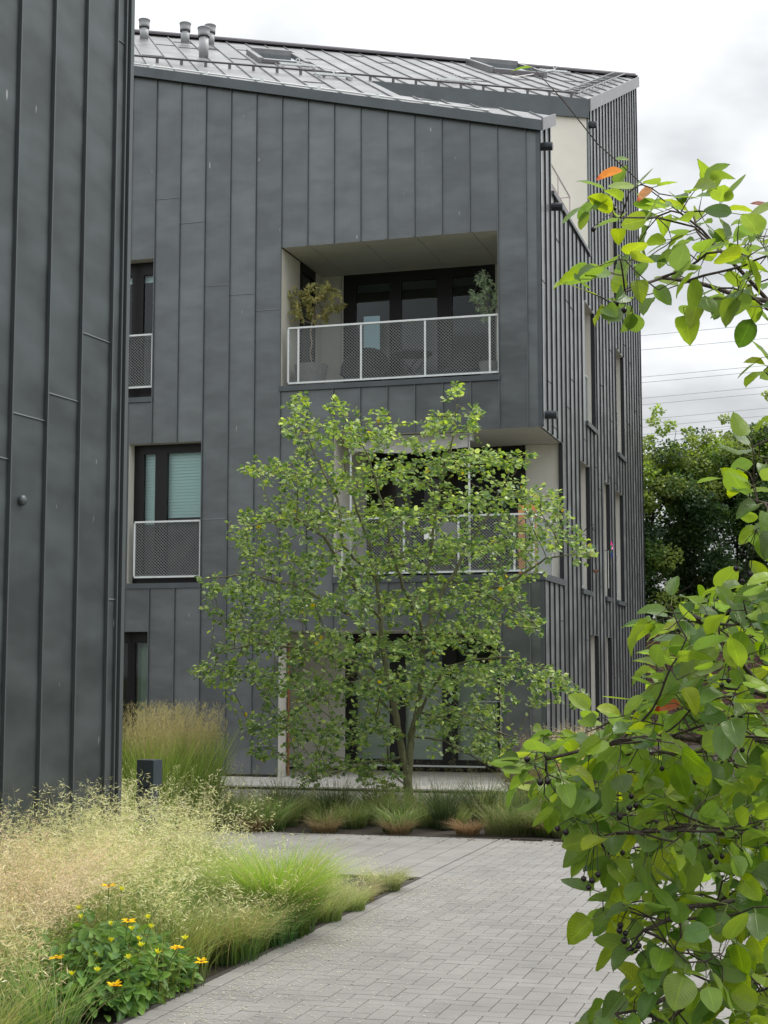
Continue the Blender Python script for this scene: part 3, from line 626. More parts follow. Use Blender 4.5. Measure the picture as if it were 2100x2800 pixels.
# ------------------------------------------------------------------ left building
thL = math.atan2(1650, 4254)
lb = empty('apartment_building', (-1.982, 12.05, 0), -thL)
tag(lb, 'tall charcoal standing-seam metal wall at the left edge, close by', 'building')
mb = MB(); F2 = lambda s, d, z: (d, s, z)
seams = [-0.35-0.43*k for k in range(22)]
jl = [(-0.78,-0.35,4.14),(-1.21,-0.78,3.61),(-0.35,-0.19,6.58),(-1.64,-1.21,3.40),(-2.07,-1.64,3.07),(-0.35,-0.19,2.17)]
wall(mb, F2, -10.0, -0.12, lambda s: 10.0, 0.02, [], seams, jl, sh=0.024, sw=0.014)
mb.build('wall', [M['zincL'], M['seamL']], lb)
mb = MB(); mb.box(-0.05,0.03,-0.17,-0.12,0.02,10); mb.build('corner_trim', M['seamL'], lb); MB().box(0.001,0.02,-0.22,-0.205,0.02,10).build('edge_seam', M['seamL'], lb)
mb = MB(); mb.box(-4,-0.05,-0.14,-0.12,0.02,10); mb.build('end_wall', M['zincA'], lb)
mb = MB(); mb.lathe((0,0,0),[(0.0,0.03),(0.03,0.028),(0.036,0.02),(0.036,0.0)],20); o = mb.build('round_cap', M['trim'], lb, smooth=True); o.location = (0.002,-1.48,2.80); o.rotation_euler = (0,R(90),0)

# ------------------------------------------------------------------ ground and paving
def sheet(name, pts, z, mat):
    o = MB().poly([(p.x, p.y, z) for p in pts]).build(name, mat); tag(o, kind='structure'); return o
gm = plain('far_ground', (0.10,0.10,0.055), 1.0, noise=0.3, scale=0.5)
sheet('ground', [Vector((-400,-400,0)),Vector((400,-400,0)),Vector((400,400,0)),Vector((-400,400,0))], -0.035, gm)
sheet('soil', [W(-12,-26),W(0.85,-26),W(0.85,-10.12),W(-12,-10.12)], -0.012, M['soil'])
o = sheet('soil', [W(-2.6,-7.08),W(9,-7.08),W(9,-4.2),W(-2.6,-4.2)], -0.012, M['soil'])
sheet('soil', [W(-12,-10.119),W(-2.9,-10.119),W(-2.9,-0.1),W(-12,-0.1)], -0.0121, M['soil'])
sheet('soil', [W(0.02,-2.0),W(9,-2.0),W(9,14),W(0.02,14)], -0.0122, M['soil'])
sheet('paving_bed', [W(-2.9,-26),W(9,-26),W(9,-1.4),W(-2.9,-1.4)], -0.016, M['joint'])
# herringbone path
def bricks(name, tiles, mat, h=0.0):
    V = []; Fq = []; g = 0.003; bz = 0.002
    for (u0, u1, v0, v1) in tiles:
        z = rng.normal(0, 0.0004)+h; k = len(V)
        for (gg, zz) in ((g, z-bz-0.02), (g, z-bz), (g+bz, z)):
            for (a, b) in ((u0+gg, v0+gg), (u1-gg, v0+gg), (u1-gg, v1-gg), (u0+gg, v1-gg)): V.append(tuple(W(a, b, zz)))
        for l_ in range(2):
            for j in range(4): Fq.append((k+4*l_+j, k+4*l_+(j+1)%4, k+4*(l_+1)+(j+1)%4, k+4*(l_+1)+j))
        Fq.append((k+8, k+9, k+10, k+11))
    o = np_mesh(name, np.array(V), [np.array(Fq)], mat); tag(o, kind='structure'); return o
tiles = []; a = 0.104
for i in range(-120, 120):
    for j in range(-105, 0):
        # herringbone on a grid with cell a: each brick covers two cells
        q = (i + j) % 4
        u0 = 0.85+0.12+i*a; v0 = -7.2+j*a + a*0
        if q == 0: b_ = (u0, u0+2*a, v0, v0+a)
        elif q == 2: b_ = (u0, u0+a, v0, v0+2*a)
        else: continue
        # clip to the path
        b_ = (max(b_[0], 0.97), min(b_[1], 7.5), b_[2], min(b_[3], -7.1))
        if b_[1]-b_[0] < 0.03 or b_[3]-b_[2] < 0.03 or b_[3] < -18: continue
        tiles.append(b_)
for j in range(-60, 0):       # edge course
    v0 = -7.1+j*0.2
    if v0 > -18.5: tiles.append((0.86, 0.965, v0, v0+0.2))
bricks('path', tiles, M['paver'])
tiles = []
for i in range(16):
    u0 = 0.85-0.24*(i+1)
    for j in range(0, 9):
        v0 = -10.1+j*0.36-(0.18 if i % 2 else 0)
        b_ = (u0, u0+0.235, max(v0,-10.1), min(v0+0.36,-7.1))
        if b_[3]-b_[2] > 0.03: tiles.append(b_)
bricks('side_path', tiles, M['paver'])
tiles = []
for i in range(40):
    for j in range(14):
        u0 = -5.2+0.24*i+(0.12 if j % 2 else 0); v0 = -4.2+0.18*j
        if v0 < -1.75: tiles.append((u0, u0+0.24, v0, v0+0.18))
bricks('court_paving', tiles, M['paver2'], h=0.0)
tiles = []
for i in range(8):
    for j in range(5):
        tiles.append((-5.25+0.8*i, -5.25+0.8*(i+1), -1.65+0.75*j, -1.65+0.75*(j+1)))
bricks('terrace_slabs', tiles, M['concrete'], h=0.05)
mb = MB()
for (p, q) in ((W(0.853,-18.5),W(0.853,-10.1)),(W(0.85,-10.1),W(-2.6,-10.1)),(W(-2.6,-7.07),W(7,-7.07)),(W(-2.6,-4.23),W(7,-4.23))): mb.beam(p+Vector((0,0,-0.03)), q+Vector((0,0,-0.03)), 0.03, 0.07)
tag(mb.build('bed_edging', M['joint']), kind='structure')

# brick wall behind, with coping
bw = empty('brick_wall', (12, 36, 0)); tag(bw, 'low old red brick boundary wall under the dark trees', 'wall')
MB().box(-11,14,0,0.24,-0.03,2.42).build('wall', M['brick'], bw)
MB().box(-11.1,14.1,-0.04,0.28,2.42,2.5).build('coping', M['brick'], bw)

# ------------------------------------------------------------------ power lines
wm = plain('cable', (0.36,0.38,0.40), 0.8)
for i, z in enumerate([28.07,27.31,25.0,24.75,23.39,23.18,21.36,21.05,20.75,20.0,19.78,19.6,19.4,18.0,17.75,17.45]):
    m_ = MB(); pts = []
    yy = 120+ (i%3)*2
    for t in np.linspace(0,1,25): 
        x = -60+t*220; pts.append((x, yy, z + 0.092*(x-20.2)+ 0.00025*((x-20.2)**2)))
    m_.tube(pts, 0.022, 5); o = m_.build('power_line', wm)
    tag(o, 'thin grey overhead power line crossing the cloudy sky', 'power line', 'power lines across the sky')

# ================================================================== vegetation
def norm(a): return a/np.maximum(np.linalg.norm(a, axis=-1, keepdims=True), 1e-9)

def inpoly(x, y, P):
    P = np.asarray(P, float); n = len(P); c = np.zeros(len(x), bool); j = n-1
    for i in range(n):
        xi, yi = P[i]; xj, yj = P[j]
        c ^= ((yi > y) != (yj > y)) & (x < (xj-xi)*(y-yi)/(yj-yi+1e-12)+xi); j = i
    return c

def sample_poly(P, n):
    P = np.asarray(P, float); lo = P.min(0); hi = P.max(0); out = []
    while len(out) < n:
        q = rng.uniform(lo, hi, (n*2, 2)); q = q[inpoly(q[:,0], q[:,1], P)]; out += list(q)
    return np.array(out[:n])

def at_np(px, py, Y):
    k = 2100/1659; a = (px*k-1050)/FPX; b = -(py*k-1400)/FPX; ct, st = math.cos(TILT), math.sin(TILT)
    dy = ct-b*st; dz = st+b*ct; s_ = Y/dy
    return np.c_[a*s_, Y, CAMZ+dz*s_]

def colonize(seeds, parents, attr, step, di, dk, iters=200, grav=0.0):
    """space colonisation; returns node positions and parent indices"""
    P = [np.array(p, float) for p in seeds]; par = list(parents); A = attr.copy()
    near = np.full(len(A), -1); nd_ = np.full(len(A), 1e9); start = 0
    for it in range(iters):
        if len(A) == 0: break
        newp = np.array(P[start:])
        if len(newp):
            for c0 in range(0, len(newp), 512):
                D = np.linalg.norm(A[:,None,:]-newp[None,c0:c0+512,:], axis=2); j = D.argmin(1); m_ = D[np.arange(len(A)), j]
                up = m_ < nd_; nd_[up] = m_[up]; near[up] = start+c0+j[up]
        start = len(P)
        keep = nd_ > dk; A = A[keep]; near = near[keep]; nd_ = nd_[keep]
        act = nd_ < di
        if not act.any(): break
        dirs = {}
        V = norm(A[act]-np.array(P)[near[act]])
        for k_, v in zip(near[act], V): dirs[k_] = dirs.get(k_, 0)+v
        added = 0
        for k_, v in dirs.items():
            v = v+rng.normal(0, 0.12, 3); v[2] -= grav; v = v/np.linalg.norm(v)
            q = P[k_]+v*step; P.append(q); par.append(k_); added += 1
        if not added: break
    return np.array(P), np.array(par)

def branch_mesh(name, P, par, rtip, expo, rmax, mat, parent=None, rad0=None, sides=(7,4), smooth=True):
    n = len(P); ch = [[] for _ in range(n)]
    for i, p in enumerate(par):
        if p >= 0: ch[p].append(i)
    r = np.zeros(n); order = np.argsort([0]*n)
    depth = np.zeros(n, int)
    for i in range(n):
        if par[i] >= 0: depth[i] = depth[par[i]]+1
    for i in sorted(range(n), key=lambda i: -depth[i]):
        r[i] = rtip**expo if not ch[i] else sum(r[c]**expo if False else r[c] for c in ch[i])
    r = np.minimum(r**(1/expo), rmax)
    mb_ = MB(); stack = [(i, None) for i in range(n) if par[i] < 0]
    while stack:
        i, frm = stack.pop(); line = ([frm] if frm is not None else [])+[i]; c = i
        while ch[c]:
            big = max(ch[c], key=lambda q: r[q])
            for o_ in ch[c]:
                if o_ != big: stack.append((o_, c))
            line.append(big); c = big
        rr = [r[q] for q in line]
        if frm is not None: rr[0] = min(r[line[1]]*1.15, r[frm])
        rr[-1] *= 0.5
        if len(line) > 1: mb_.tube([P[q] for q in line], rr, sides[0] if max(rr) > 0.012 else sides[1], cap=False)
    return mb_.build(name, mat, parent, smooth=smooth), r, ch

SMALL_V = np.array([(0,0,0),(-.36,.28,.07),(-.42,.62,.05),(0,1,-.06),(.42,.62,.05),(.36,.28,.07),(0,.5,-.02)], float)
SMALL_Q = np.array([(0,6,2,1),(0,5,4,6)]); SMALL_T = np.array([(6,3,2),(6,4,3)])
def big_template():
    V = []; UV = []; rows = 8
    for i in range(rows+1):
        t = i/rows; wd = 0.36*math.sin(math.pi*min(1, t**0.85))**0.62 * (1-0.15*t) if 0 < t < 1 else 0.0
        if i == rows: wd = 0.0
        for j in (-2,-1,0,1,2):
            x = wd*j/2; z = 0.10*abs(j/2)**1.3*wd/0.36 - 0.16*t*t + 0.012*math.sin(i*2.1+j*1.7)
            V.append((x, t, z)); UV.append((j/2, t))
    Q = []
    for i in range(rows):
        for j in range(4): a = i*5+j; Q.append((a, a+1, a+6, a+5))
    return np.array(V), np.array(Q), np.array(UV)
BIG_V, BIG_Q, BIG_UV = big_template()

def instance(tV, faces, pos, ydir, up, size, wscale=None, zscale=None):
    y = norm(ydir); x = norm(np.cross(y, up)); z = np.cross(x, y); n = len(pos); k = len(tV)
    T = tV[None,:,:]*np.asarray(size)[:,None,None]
    if wscale is not None: T = T*np.stack([wscale, np.ones(n), np.ones(n)], 1)[:,None,:]
    if zscale is not None: T = T*np.stack([np.ones(n), np.ones(n), zscale], 1)[:,None,:]
    V = pos[:,None,:]+T[:,:,0:1]*x[:,None,:]+T[:,:,1:2]*y[:,None,:]+T[:,:,2:3]*z[:,None,:]
    off = (np.arange(n)*k)[:,None,None]
    return V.reshape(-1,3), [ (f[None]+off).reshape(-1, f.shape[1]) for f in faces]

def pick(cols, n, jit=0.12):
    cols = np.array(cols, float); c = cols[rng.integers(0, len(cols), n)]
    return np.clip(c*rng.normal(1, jit, (n,1)), 0.002, 1)

# ---- the multi-stemmed tree in the bed -----------------------------------
tree = empty('serviceberry_tree', tuple(at(886,1752,18.05).xy)+(0,)); tag(tree, 'multi-stemmed tree with layered light green leaves in front of the zinc facade', 'tree')
TY = 18.05
limbs = [
 ([(888,1757),(884,1720),(876,1655)], 0, 0),
 ([(876,1655),(862,1590),(852,1530),(838,1480),(826,1400),(820,1320),(812,1250),(800,1180),(770,1100),(745,1010),(742,900)], 0, .5),
 ([(884,1690),(888,1590),(903,1530),(912,1450),(915,1380),(905,1330),(870,1270),(845,1190),(830,1100),(800,1000)], .15, -.8),
 ([(912,1385),(945,1300),(975,1250),(1005,1190),(1050,1120),(1100,1020),(1150,980)], .1, .9),
 ([(905,1345),(925,1250),(935,1150),(950,1050),(975,960),(990,860)], .1, -.2),
 ([(895,1560),(930,1490),(965,1440),(1020,1425),(1100,1420),(1200,1450),(1255,1490)], .1, -.9),
 ([(838,1480),(800,1440),(740,1420),(650,1400),(560,1390),(470,1410)], 0, -.7),
 ([(852,1540),(815,1505),(770,1450),(700,1500),(620,1545),(530,1590)], 0, .9),
 ([(880,1700),(850,1672),(838,1640),(836,1600),(820,1570)], 0, -.5),
 ([(838,1640),(780,1650),(720,1670),(660,1690)], 0, -1.0),
 ([(820,1330),(780,1290),(730,1210),(700,1160),(640,1120),(560,1130)], 0, -1.1),
 ([(812,1250),(740,1180),(730,1080),(680,980),(640,890)], 0, .8),
 ([(826,1400),(760,1330),(650,1270),(540,1240),(440,1250)], 0, .6),
 ([(945,1300),(1020,1290),(1100,1260),(1180,1205),(1270,1195)], .1, -.5),
 ([(903,1530),(980,1560),(1050,1575),(1115,1595)], .1, -1.2),
 ([(903,1580),(960,1600),(1030,1640),(1070,1655)], .1, .6),
 ([(1005,1190),(1060,1180),(1130,1120),(1200,1080)], .3, 1.3),
 ([(975,1250),(1060,1290),(1130,1330),(1170,1360)], .3, -.9),
]
seeds = []; par = []
def addlimb(pts, y0, y1, seeds, par, Y0, step=0.09):
    W3 = []; n = len(pts)
    for i, (x, y) in enumerate(pts): W3.append(np.array(at(x, y, Y0+y0+(y1-y0)*(i/(n-1))**1.2)))
    start = None
    if seeds:
        D = np.linalg.norm(np.array(seeds)-W3[0], axis=1); start = int(D.argmin())
    prev = start if start is not None else -1; cur = seeds[start] if start is not None else None
    if cur is None: seeds.append(W3[0]); par.append(-1); prev = 0; cur = W3[0]
    for q in W3[1:]:
        L_ = np.linalg.norm(q-cur); k_ = max(1, int(L_/step)); a = np.array(cur)
        for j in range(1, k_+1):
            p = a+(q-a)*j/k_+ (rng.normal(0, 0.006, 3) if j < k_ else 0); seeds.append(p); par.append(prev); prev = len(seeds)-1
        cur = q
for pts, y0, y1 in limbs: addlimb(pts, y0, y1, seeds, par, TY)
for q in seeds: pass
crown = [(600,860),(655,845),(680,880),(740,850),(770,900),(830,870),(850,930),(900,940),(940,870),(985,815),(1010,860),(1055,860),(1040,920),(1010,960),(1100,980),(1170,965),(1140,1020),(1200,1040),(1230,1100),(1260,1150),(1300,1190),(1290,1220),(1180,1240),(1120,1270),(1180,1330),(1170,1370),(1060,1350),(1100,1410),(1200,1440),(1275,1500),(1250,1530),(1150,1520),(1050,1490),(1100,1580),(1120,1610),(1060,1660),(1000,1620),(940,1640),(900,1600),(870,1650),(890,1700),(830,1730),(790,1700),(720,1640),(680,1700),(640,1700),(620,1640),(560,1650),(500,1610),(510,1580),(570,1520),(560,1470),(480,1490),(410,1450),(430,1410),(500,1380),(480,1340),(430,1320),(440,1270),(410,1240),(480,1230),(560,1230),(500,1180),(460,1140),(520,1100),(600,1090),(560,1050),(510,1010),(560,980),(620,990),(610,930)]
q = sample_poly(crown, 6800)
# layered sprays: keep attractors close to gently drooping tiers
tier = np.sin((q[:,1]+0.12*np.abs(q[:,0]-860))*2*math.pi/92 + 1.3*np.sin(q[:,0]/130)); keep = rng.random(len(q)) < 0.28+0.72*(tier > -0.1)
low = (q[:,1] > 1560) & (np.abs(q[:,0]-880) < 70); keep &= ~low | (rng.random(len(q)) < 0.3)
q = q[keep]
cx = 860; hw = np.interp(q[:,1], [830,950,1100,1300,1500,1700], [0.6,1.1,1.5,1.9,1.8,1.1])
rel = np.clip(1-((q[:,0]-cx)/430)**2, 0.08, 1)**0.5
att = at_np(q[:,0], q[:,1], TY+rng.uniform(-1, 1, len(q))*hw*rel)
P, PR = colonize(seeds, par, att, 0.06, 0.75, 0.085, 200)
o, rad, ch = branch_mesh('trunk', P, PR, 0.0022, 2.32, 0.078, M['bark'], None)
o.parent = tree; o.matrix_parent_inverse = Matrix.Translation(-tree.location)
# leaves
nodes = np.array([i for i in range(len(P)) if rad[i] < 0.0068 and PR[i] >= 0])
rep_ = np.where(rad[nodes] < 0.0042, 3, 1); idx = np.repeat(nodes, rep_); idx = idx[rng.random(len(idx)) < 0.88]
idx = np.concatenate([idx, np.repeat(nodes[[len(ch[i]) == 0 for i in nodes]], 2)])
d = norm(P[idx]-P[PR[idx]]); n = len(idx)
side = norm(np.cross(d, np.array([0,0,1.0]))+1e-6)*rng.choice([-1,1], (n,1)); ld = norm(d*0.55+side*rng.uniform(0.4,1.1,(n,1))+rng.normal(0,0.4,(n,3))+np.array([0,0,-0.12]))
up = norm(np.array([0,0,1.0])+rng.normal(0,0.42,(n,3)))
pos = P[idx]+ld*0.012+rng.normal(0,0.01,(n,3))
V, F_ = instance(SMALL_V, [SMALL_Q, SMALL_T], pos, ld, up, rng.uniform(0.042,0.071,n), rng.uniform(0.85,1.15,n))
hgt = np.clip((P[idx][:,2]-1.0)/4.0, 0, 1)[:,None]
c = pick([(0.165,0.255,0.07),(0.12,0.20,0.06),(0.205,0.295,0.075),(0.075,0.14,0.055),(0.32,0.41,0.18)], n, 0.16)
lighter = (rng.random((n,1)) < 0.10+0.45*hgt**1.5); c = np.where(lighter, c*np.array([1.32,1.25,0.95]), c)  # crown's sunlit top painted in: lighter leaf colours grow likelier with height
yel = rng.random((n,1)) < 0.004; c = np.where(yel, np.array([0.42,0.36,0.03]), c)
print('tree nodes', len(P), 'leaves', n)
o = np_mesh('crown', V, F_, M['leaf'], cols=np.repeat(c, len(SMALL_V), 0)); o.parent = tree; o.matrix_parent_inverse = Matrix.Translation(-tree.location)
# small dark red berries in hanging clusters
bi = rng.choice(nodes, 70, replace=False); mbb = MB()
for i in bi:
    for k_ in range(rng.integers(2,5)):
        p = P[i]+rng.normal(0,0.018,3)+np.array([0,0,-0.035]); mbb.lathe(p, [(0.0005,-0.006),(0.005,-0.003),(0.006,0.001),(0.0035,0.006),(0.0005,0.007)], 6); mbb.tube([P[i], p+np.array([0,0,.006])], 0.0008, 3, cap=False)
o = mbb.build('berries', M['redberry'], None, smooth=True); tag(o, kind='stuff'); o.parent = tree; o.matrix_parent_inverse = Matrix.Translation(-tree.location)

# ---- foreground serviceberry shrub -----------------------------------------
shr = empty('serviceberry_shrub', (1.5, 2.6, 0)); tag(shr, 'large-leaved green bush with dark purple berries in the right foreground', 'shrub')
seeds = []; par = []
base = [np.array([1.5,2.6,0.0]), np.array([1.42,2.6,0.5]), np.array([1.28,2.6,1.0]), np.array([1.12,2.6,1.4]), np.array([0.98,2.6,1.8]), np.array([0.86,2.5,2.15])]
prev = -1
for a_, b_ in zip(base[:-1], base[1:]):
    k_ = 8
    for j in range(k_):
        seeds.append(a_+(b_-a_)*j/k_+rng.normal(0,0.004,3)); par.append(prev); prev = len(seeds)-1
def limb3(pts, step=0.05):
    W3 = [np.array(at(x, y, Y)) for x, y, Y in pts]
    D = np.linalg.norm(np.array(seeds)-W3[0], axis=1); pv = int(D.argmin()); cur = seeds[pv]
    for q_ in W3:
        L_ = np.linalg.norm(q_-cur)
        if L_ < 1e-3: continue
        k_ = max(1, int(L_/step)); a = np.array(cur)
        for j in range(1, k_+1): seeds.append(a+(q_-a)*j/k_+(rng.normal(0,0.004,3) if j < k_ else 0)); par.append(pv); pv = len(seeds)-1
        cur = q_
top_twig = [(1760,760,2.45),(1659,650,2.4),(1560,545,2.35),(1470,460,2.3),(1390,400,2.25),(1290,310,2.22),(1215,215,2.2),(1150,145,2.2)]
limb3(top_twig)
limb3([(1560,545,2.35),(1500,490,2.3),(1420,470,2.25),(1340,470,2.2)]); limb3([(1659,650,2.4),(1540,620,2.3),(1430,600,2.2),(1350,630,2.15)])
limb3([(1780,1000,2.4),(1720,900,2.35),(1650,800,2.3)]); limb3([(1790,1180,2.4),(1700,1090,2.3),(1620,1080,2.2)])
limb3([(1780,1560,2.6),(1640,1480,2.4),(1560,1390,2.3),(1500,1330,2.25)]); limb3([(1760,1620,2.5),(1600,1600,2.3),(1450,1590,2.2),(1300,1610,2.1),(1180,1640,2.1)])
limb3([(1760,1850,2.5),(1600,1800,2.3),(1450,1790,2.2),(1330,1800,2.1)]); limb3([(1780,2100,2.5),(1600,2120,2.3),(1450,2150,2.2),(1330,2190,2.1)])
limb3([(1780,1950,2.5),(1650,1930,2.3),(1480,1960,2.2),(1390,2010,2.1)])
zones = [
 ([(1230,430),(1270,380),(1340,380),(1380,365),(1450,380),(1500,365),(1560,410),(1659,470),(1759,560),(1759,720),(1659,730),(1600,690),(1560,640),(1500,650),(1400,690),(1340,690),(1290,650),(1240,600),(1300,540),(1330,500),(1240,480)], 100, 2.05, 2.5),
 ([(1559,960),(1620,925),(1760,900),(1760,1230),(1659,1230),(1580,1180),(1560,1090)], 44, 2.1, 2.4),
 ([(1600,780),(1660,760),(1760,800),(1760,880),(1640,850)], 10, 2.2, 2.4),
 ([(1659,1235),(1500,1265),(1480,1300),(1390,1340),(1420,1400),(1480,1380),(1380,1440),(1390,1500),(1330,1530),(1230,1560),(1110,1595),(1110,1650),(1170,1750),(1230,1790),(1290,1830),(1310,1900),(1290,1980),(1360,2050),(1480,2030),(1600,1990),(1759,1990),(1759,1235)], 1150, 2.0, 2.75),
 ([(1759,1990),(1600,2010),(1480,2050),(1380,2080),(1300,2150),(1280,2330),(1759,2330)], 330, 2.0, 2.6),
]
AT = []
for Z_, n_, y0, y1 in zones:
    q = sample_poly(Z_, n_); AT.append(at_np(q[:,0], q[:,1], rng.uniform(y0, y1, n_)))
att = np.vstack(AT)
P, PR = colonize(seeds, par, att, 0.024, 0.35, 0.03, 160)
o, rad, ch = branch_mesh('branches', P, PR, 0.0009, 2.35, 0.011, M['barkdark'], None, sides=(7,5)); o.parent = shr; o.matrix_parent_inverse = Matrix.Translation(-shr.location)
sx = 1050+FPX*P[:,0]/P[:,1]
sy = 1400-FPX*((P[:,2]-CAMZ)*math.cos(TILT)-P[:,1]*math.sin(TILT))/(P[:,1]*math.cos(TILT)+(P[:,2]-CAMZ)*math.sin(TILT))
nodes = np.array([i for i in range(len(P)) if PR[i] >= 0 and rad[i] < 0.0026 and sx[i] < 2350 and not (sy[i] < 440 and sx[i] < 1700)])
term = np.array([len(ch[i]) == 0 for i in nodes]); take = rng.random(len(nodes)) < np.where(term, 1.0, 0.72)
idx = nodes[take]; idx = np.concatenate([idx, nodes[term][rng.random(term.sum()) < 0.5]])
d = norm(P[idx]-P[PR[idx]]); n = len(idx); side = norm(np.cross(d, np.array([0,0,1.0]))+1e-6)*rng.choice([-1,1],(n,1))
ld = norm(d*0.7+side*rng.uniform(0.3,1.0,(n,1))+rng.normal(0,0.35,(n,3))+np.array([-0.05,-0.05,0.0])-np.array([0,0,1.0])*np.interp(P[idx][:,2],[1.0,1.7],[0.5,0.12])[:,None]); up = norm(np.array([0,0,1.0])+rng.normal(0,0.42,(n,3))+np.array([0,-0.22,0]))
pet = rng.uniform(0.008,0.020,n); pos = P[idx]+ld*pet[:,None]; sz = rng.uniform(0.031,0.053,n)
V, F_ = instance(BIG_V, [BIG_Q], pos, ld, up, sz, rng.uniform(0.85,1.25,n), rng.uniform(-0.6,2.6,n))
hz = np.clip((P[idx][:,2]-1.2)/1.1, 0, 1)[:,None]
c = pick([(0.125,0.22,0.028),(0.16,0.265,0.028),(0.08,0.16,0.03),(0.22,0.32,0.028),(0.105,0.175,0.042)], n, 0.12)
lighter = rng.random((n,1)) < 0.25; c = np.where(lighter, c*np.array([1.45,1.25,0.8]), c)
c = np.repeat(c, len(BIG_V), 0)
print('shrub nodes', len(P), 'leaves', n)
# a few leaves have turned orange and red: parts of their own
turned = rng.choice(n, 5, replace=False)
kL = len(BIG_V); keepm = np.ones(n, bool); keepm[turned] = False
Vk = V.reshape(n, kL, 3)
def leafset(name, mask, cols):
    m_ = np.flatnonzero(mask); Vv = Vk[m_].reshape(-1,3); ff = (BIG_Q[None]+(np.arange(len(m_))*kL)[:,None,None]).reshape(-1,4)
    o = np_mesh(name, Vv, [ff], M['bigleaf'], cols=cols, uv=np.tile(BIG_UV, (len(m_),1)), smooth=True); o.parent = shr; o.matrix_parent_inverse = Matrix.Translation(-shr.location); return o
leafset('foliage', keepm, c.reshape(n,kL,3)[keepm].reshape(-1,3))
mp_ = MB()
for i in range(n): mp_.tube([P[idx[i]], pos[i]+ld[i]*0.002], 0.0007, 4, cap=False)
oo = mp_.build('petioles', plain('petiole', (0.16,0.19,0.05), 0.6), None, smooth=True); oo.parent = shr; oo.matrix_parent_inverse = Matrix.Translation(-shr.location)
def one_leaf(px, py, Y, dpx, dpy, size, cc, name='turned_leaf', label='orange autumn-coloured leaf', dd=0.0, upv=(0.1,-0.7,0.7)):
    p = np.array(at(px, py, Y)); q_ = np.array(at(px+dpx, py+dpy, Y+dd)); dr = norm((q_-p)[None])
    V1, F1 = instance(BIG_V, [BIG_Q], p[None], dr, np.array([upv], float), np.array([size]), np.array([0.85]))
    cv = np.tile(np.array(cc, float), (kL,1))*rng.uniform(0.85,1.15,(kL,1)); cv[BIG_UV[:,1] > 0.75] *= np.array([0.9,0.55,0.6])
    o = np_mesh(name, V1, F1, M['bigleaf'], cols=cv, uv=BIG_UV, smooth=True); o['label'] = label; o.parent = shr; o.matrix_parent_inverse = Matrix.Translation(-shr.location)
one_leaf(1345,368,2.05,-60,14,0.038,(0.85,0.30,0.02))
one_leaf(1410,405,2.2,-40,30,0.030,(0.50,0.27,0.12), label='pale salmon-coloured leaf')
one_leaf(1660,448,2.3,-50,-18,0.028,(0.28,0.10,0.06), label='reddish green leaf')
one_leaf(1470,1520,2.1,-50,8,0.036,(0.48,0.14,0.05), label='rusty orange leaf in the bush')
one_leaf(1290,1605,2.05,-40,-5,0.024,(0.50,0.28,0.12), label='pale orange leaf at the end of a spray')
one_leaf(1150,146,2.2,-52,2,0.032,(0.13,0.24,0.02), name='leaf', label='single bright green leaf at the tip of the long twig', upv=(0,-0.3,0.9))
one_leaf(1330,345,2.25,38,-4,0.022,(0.22,0.34,0.10), name='leaf', label='pale green leaf above the orange one')
# dark berries on thin red stalks
bs = [(1262,1898,2.05),(1277,1902,2.05),(1292,1889,2.05),(1270,1917,2.05),(1340,2010,2.05),(1352,2016,2.05),(1362,2050,2.05),(1372,2053,2.05),(1380,2043,2.05),(1357,2053,2.05),(1350,2032,2.05),(1339,1999,2.05),
      (1345,1842,2.1),(1385,1905,2.1),(1205,1790,2.08),(1222,1798,2.08),(1140,1640,2.08),(1183,1688,2.08),(1167,1690,2.08),(1280,1720,2.08),(1338,1765,2.08),(1360,1745,2.1),(1372,1740,2.1),(1466,1613,2.1),(1600,1548,2.15),(1543,1600,2.15),(1605,1620,2.1),(1560,1480,2.15),(1575,1470,2.15),(1545,1430,2.15),(1530,1400,2.15),(1580,1398,2.15),(1515,1395,2.2),(1495,1380,2.2),(1620,1240,2.15),(1605,1255,2.15),(1590,1228,2.15),(1465,1360,2.2),(1590,1830,2.1),(1600,1835,2.1),(1560,1850,2.1),(1548,1862,2.1),(1535,1850,2.1),(1650,1420,2.15),(1365,1720,2.1),(1320,660,2.15),(1333,655,2.15),(1348,670,2.15),(1350,648,2.15),(1280,495,2.18),(1495,620,2.2),(1305,1825,2.1),(1630,1790,2.15),(1500,1690,2.1),(1430,1660,2.1)]
seeds_np = P
for x, y, Y in bs:
    p = np.array(at(x+rng.uniform(-2,2), y, Y)); m_ = MB(); r_ = rng.uniform(0.0036,0.0047)
    m_.lathe(p, [(0.0003,-r_),(r_*0.7,-r_*0.72),(r_,0),(r_*0.8,r_*0.62),(r_*0.35,r_*0.85)], 12)
    for k_ in range(5):
        a = k_*1.2566; m_.poly([p+np.array([math.cos(a)*r_*.35,math.sin(a)*r_*.35,-r_*0.85]), p+np.array([math.cos(a+.6)*r_*.35,math.sin(a+.6)*r_*.35,-r_*0.85]), p+np.array([math.cos(a+.3)*r_*.5,math.sin(a+.3)*r_*.5,-r_*1.35])])
    D = np.linalg.norm(P-p, axis=1)+ (P[:,2] < p[2])*0.05; j = int(D.argmin()); 
    mid = (P[j]+p)/2+np.array([0,0,0.012]); m_.tube([P[j], mid, p+np.array([0,0,r_*.8])], 0.0006, 4, cap=False)
    o = m_.build('berry', M['berry'], None, smooth=True); o.parent = shr; o.matrix_parent_inverse = Matrix.Translation(-shr.location)

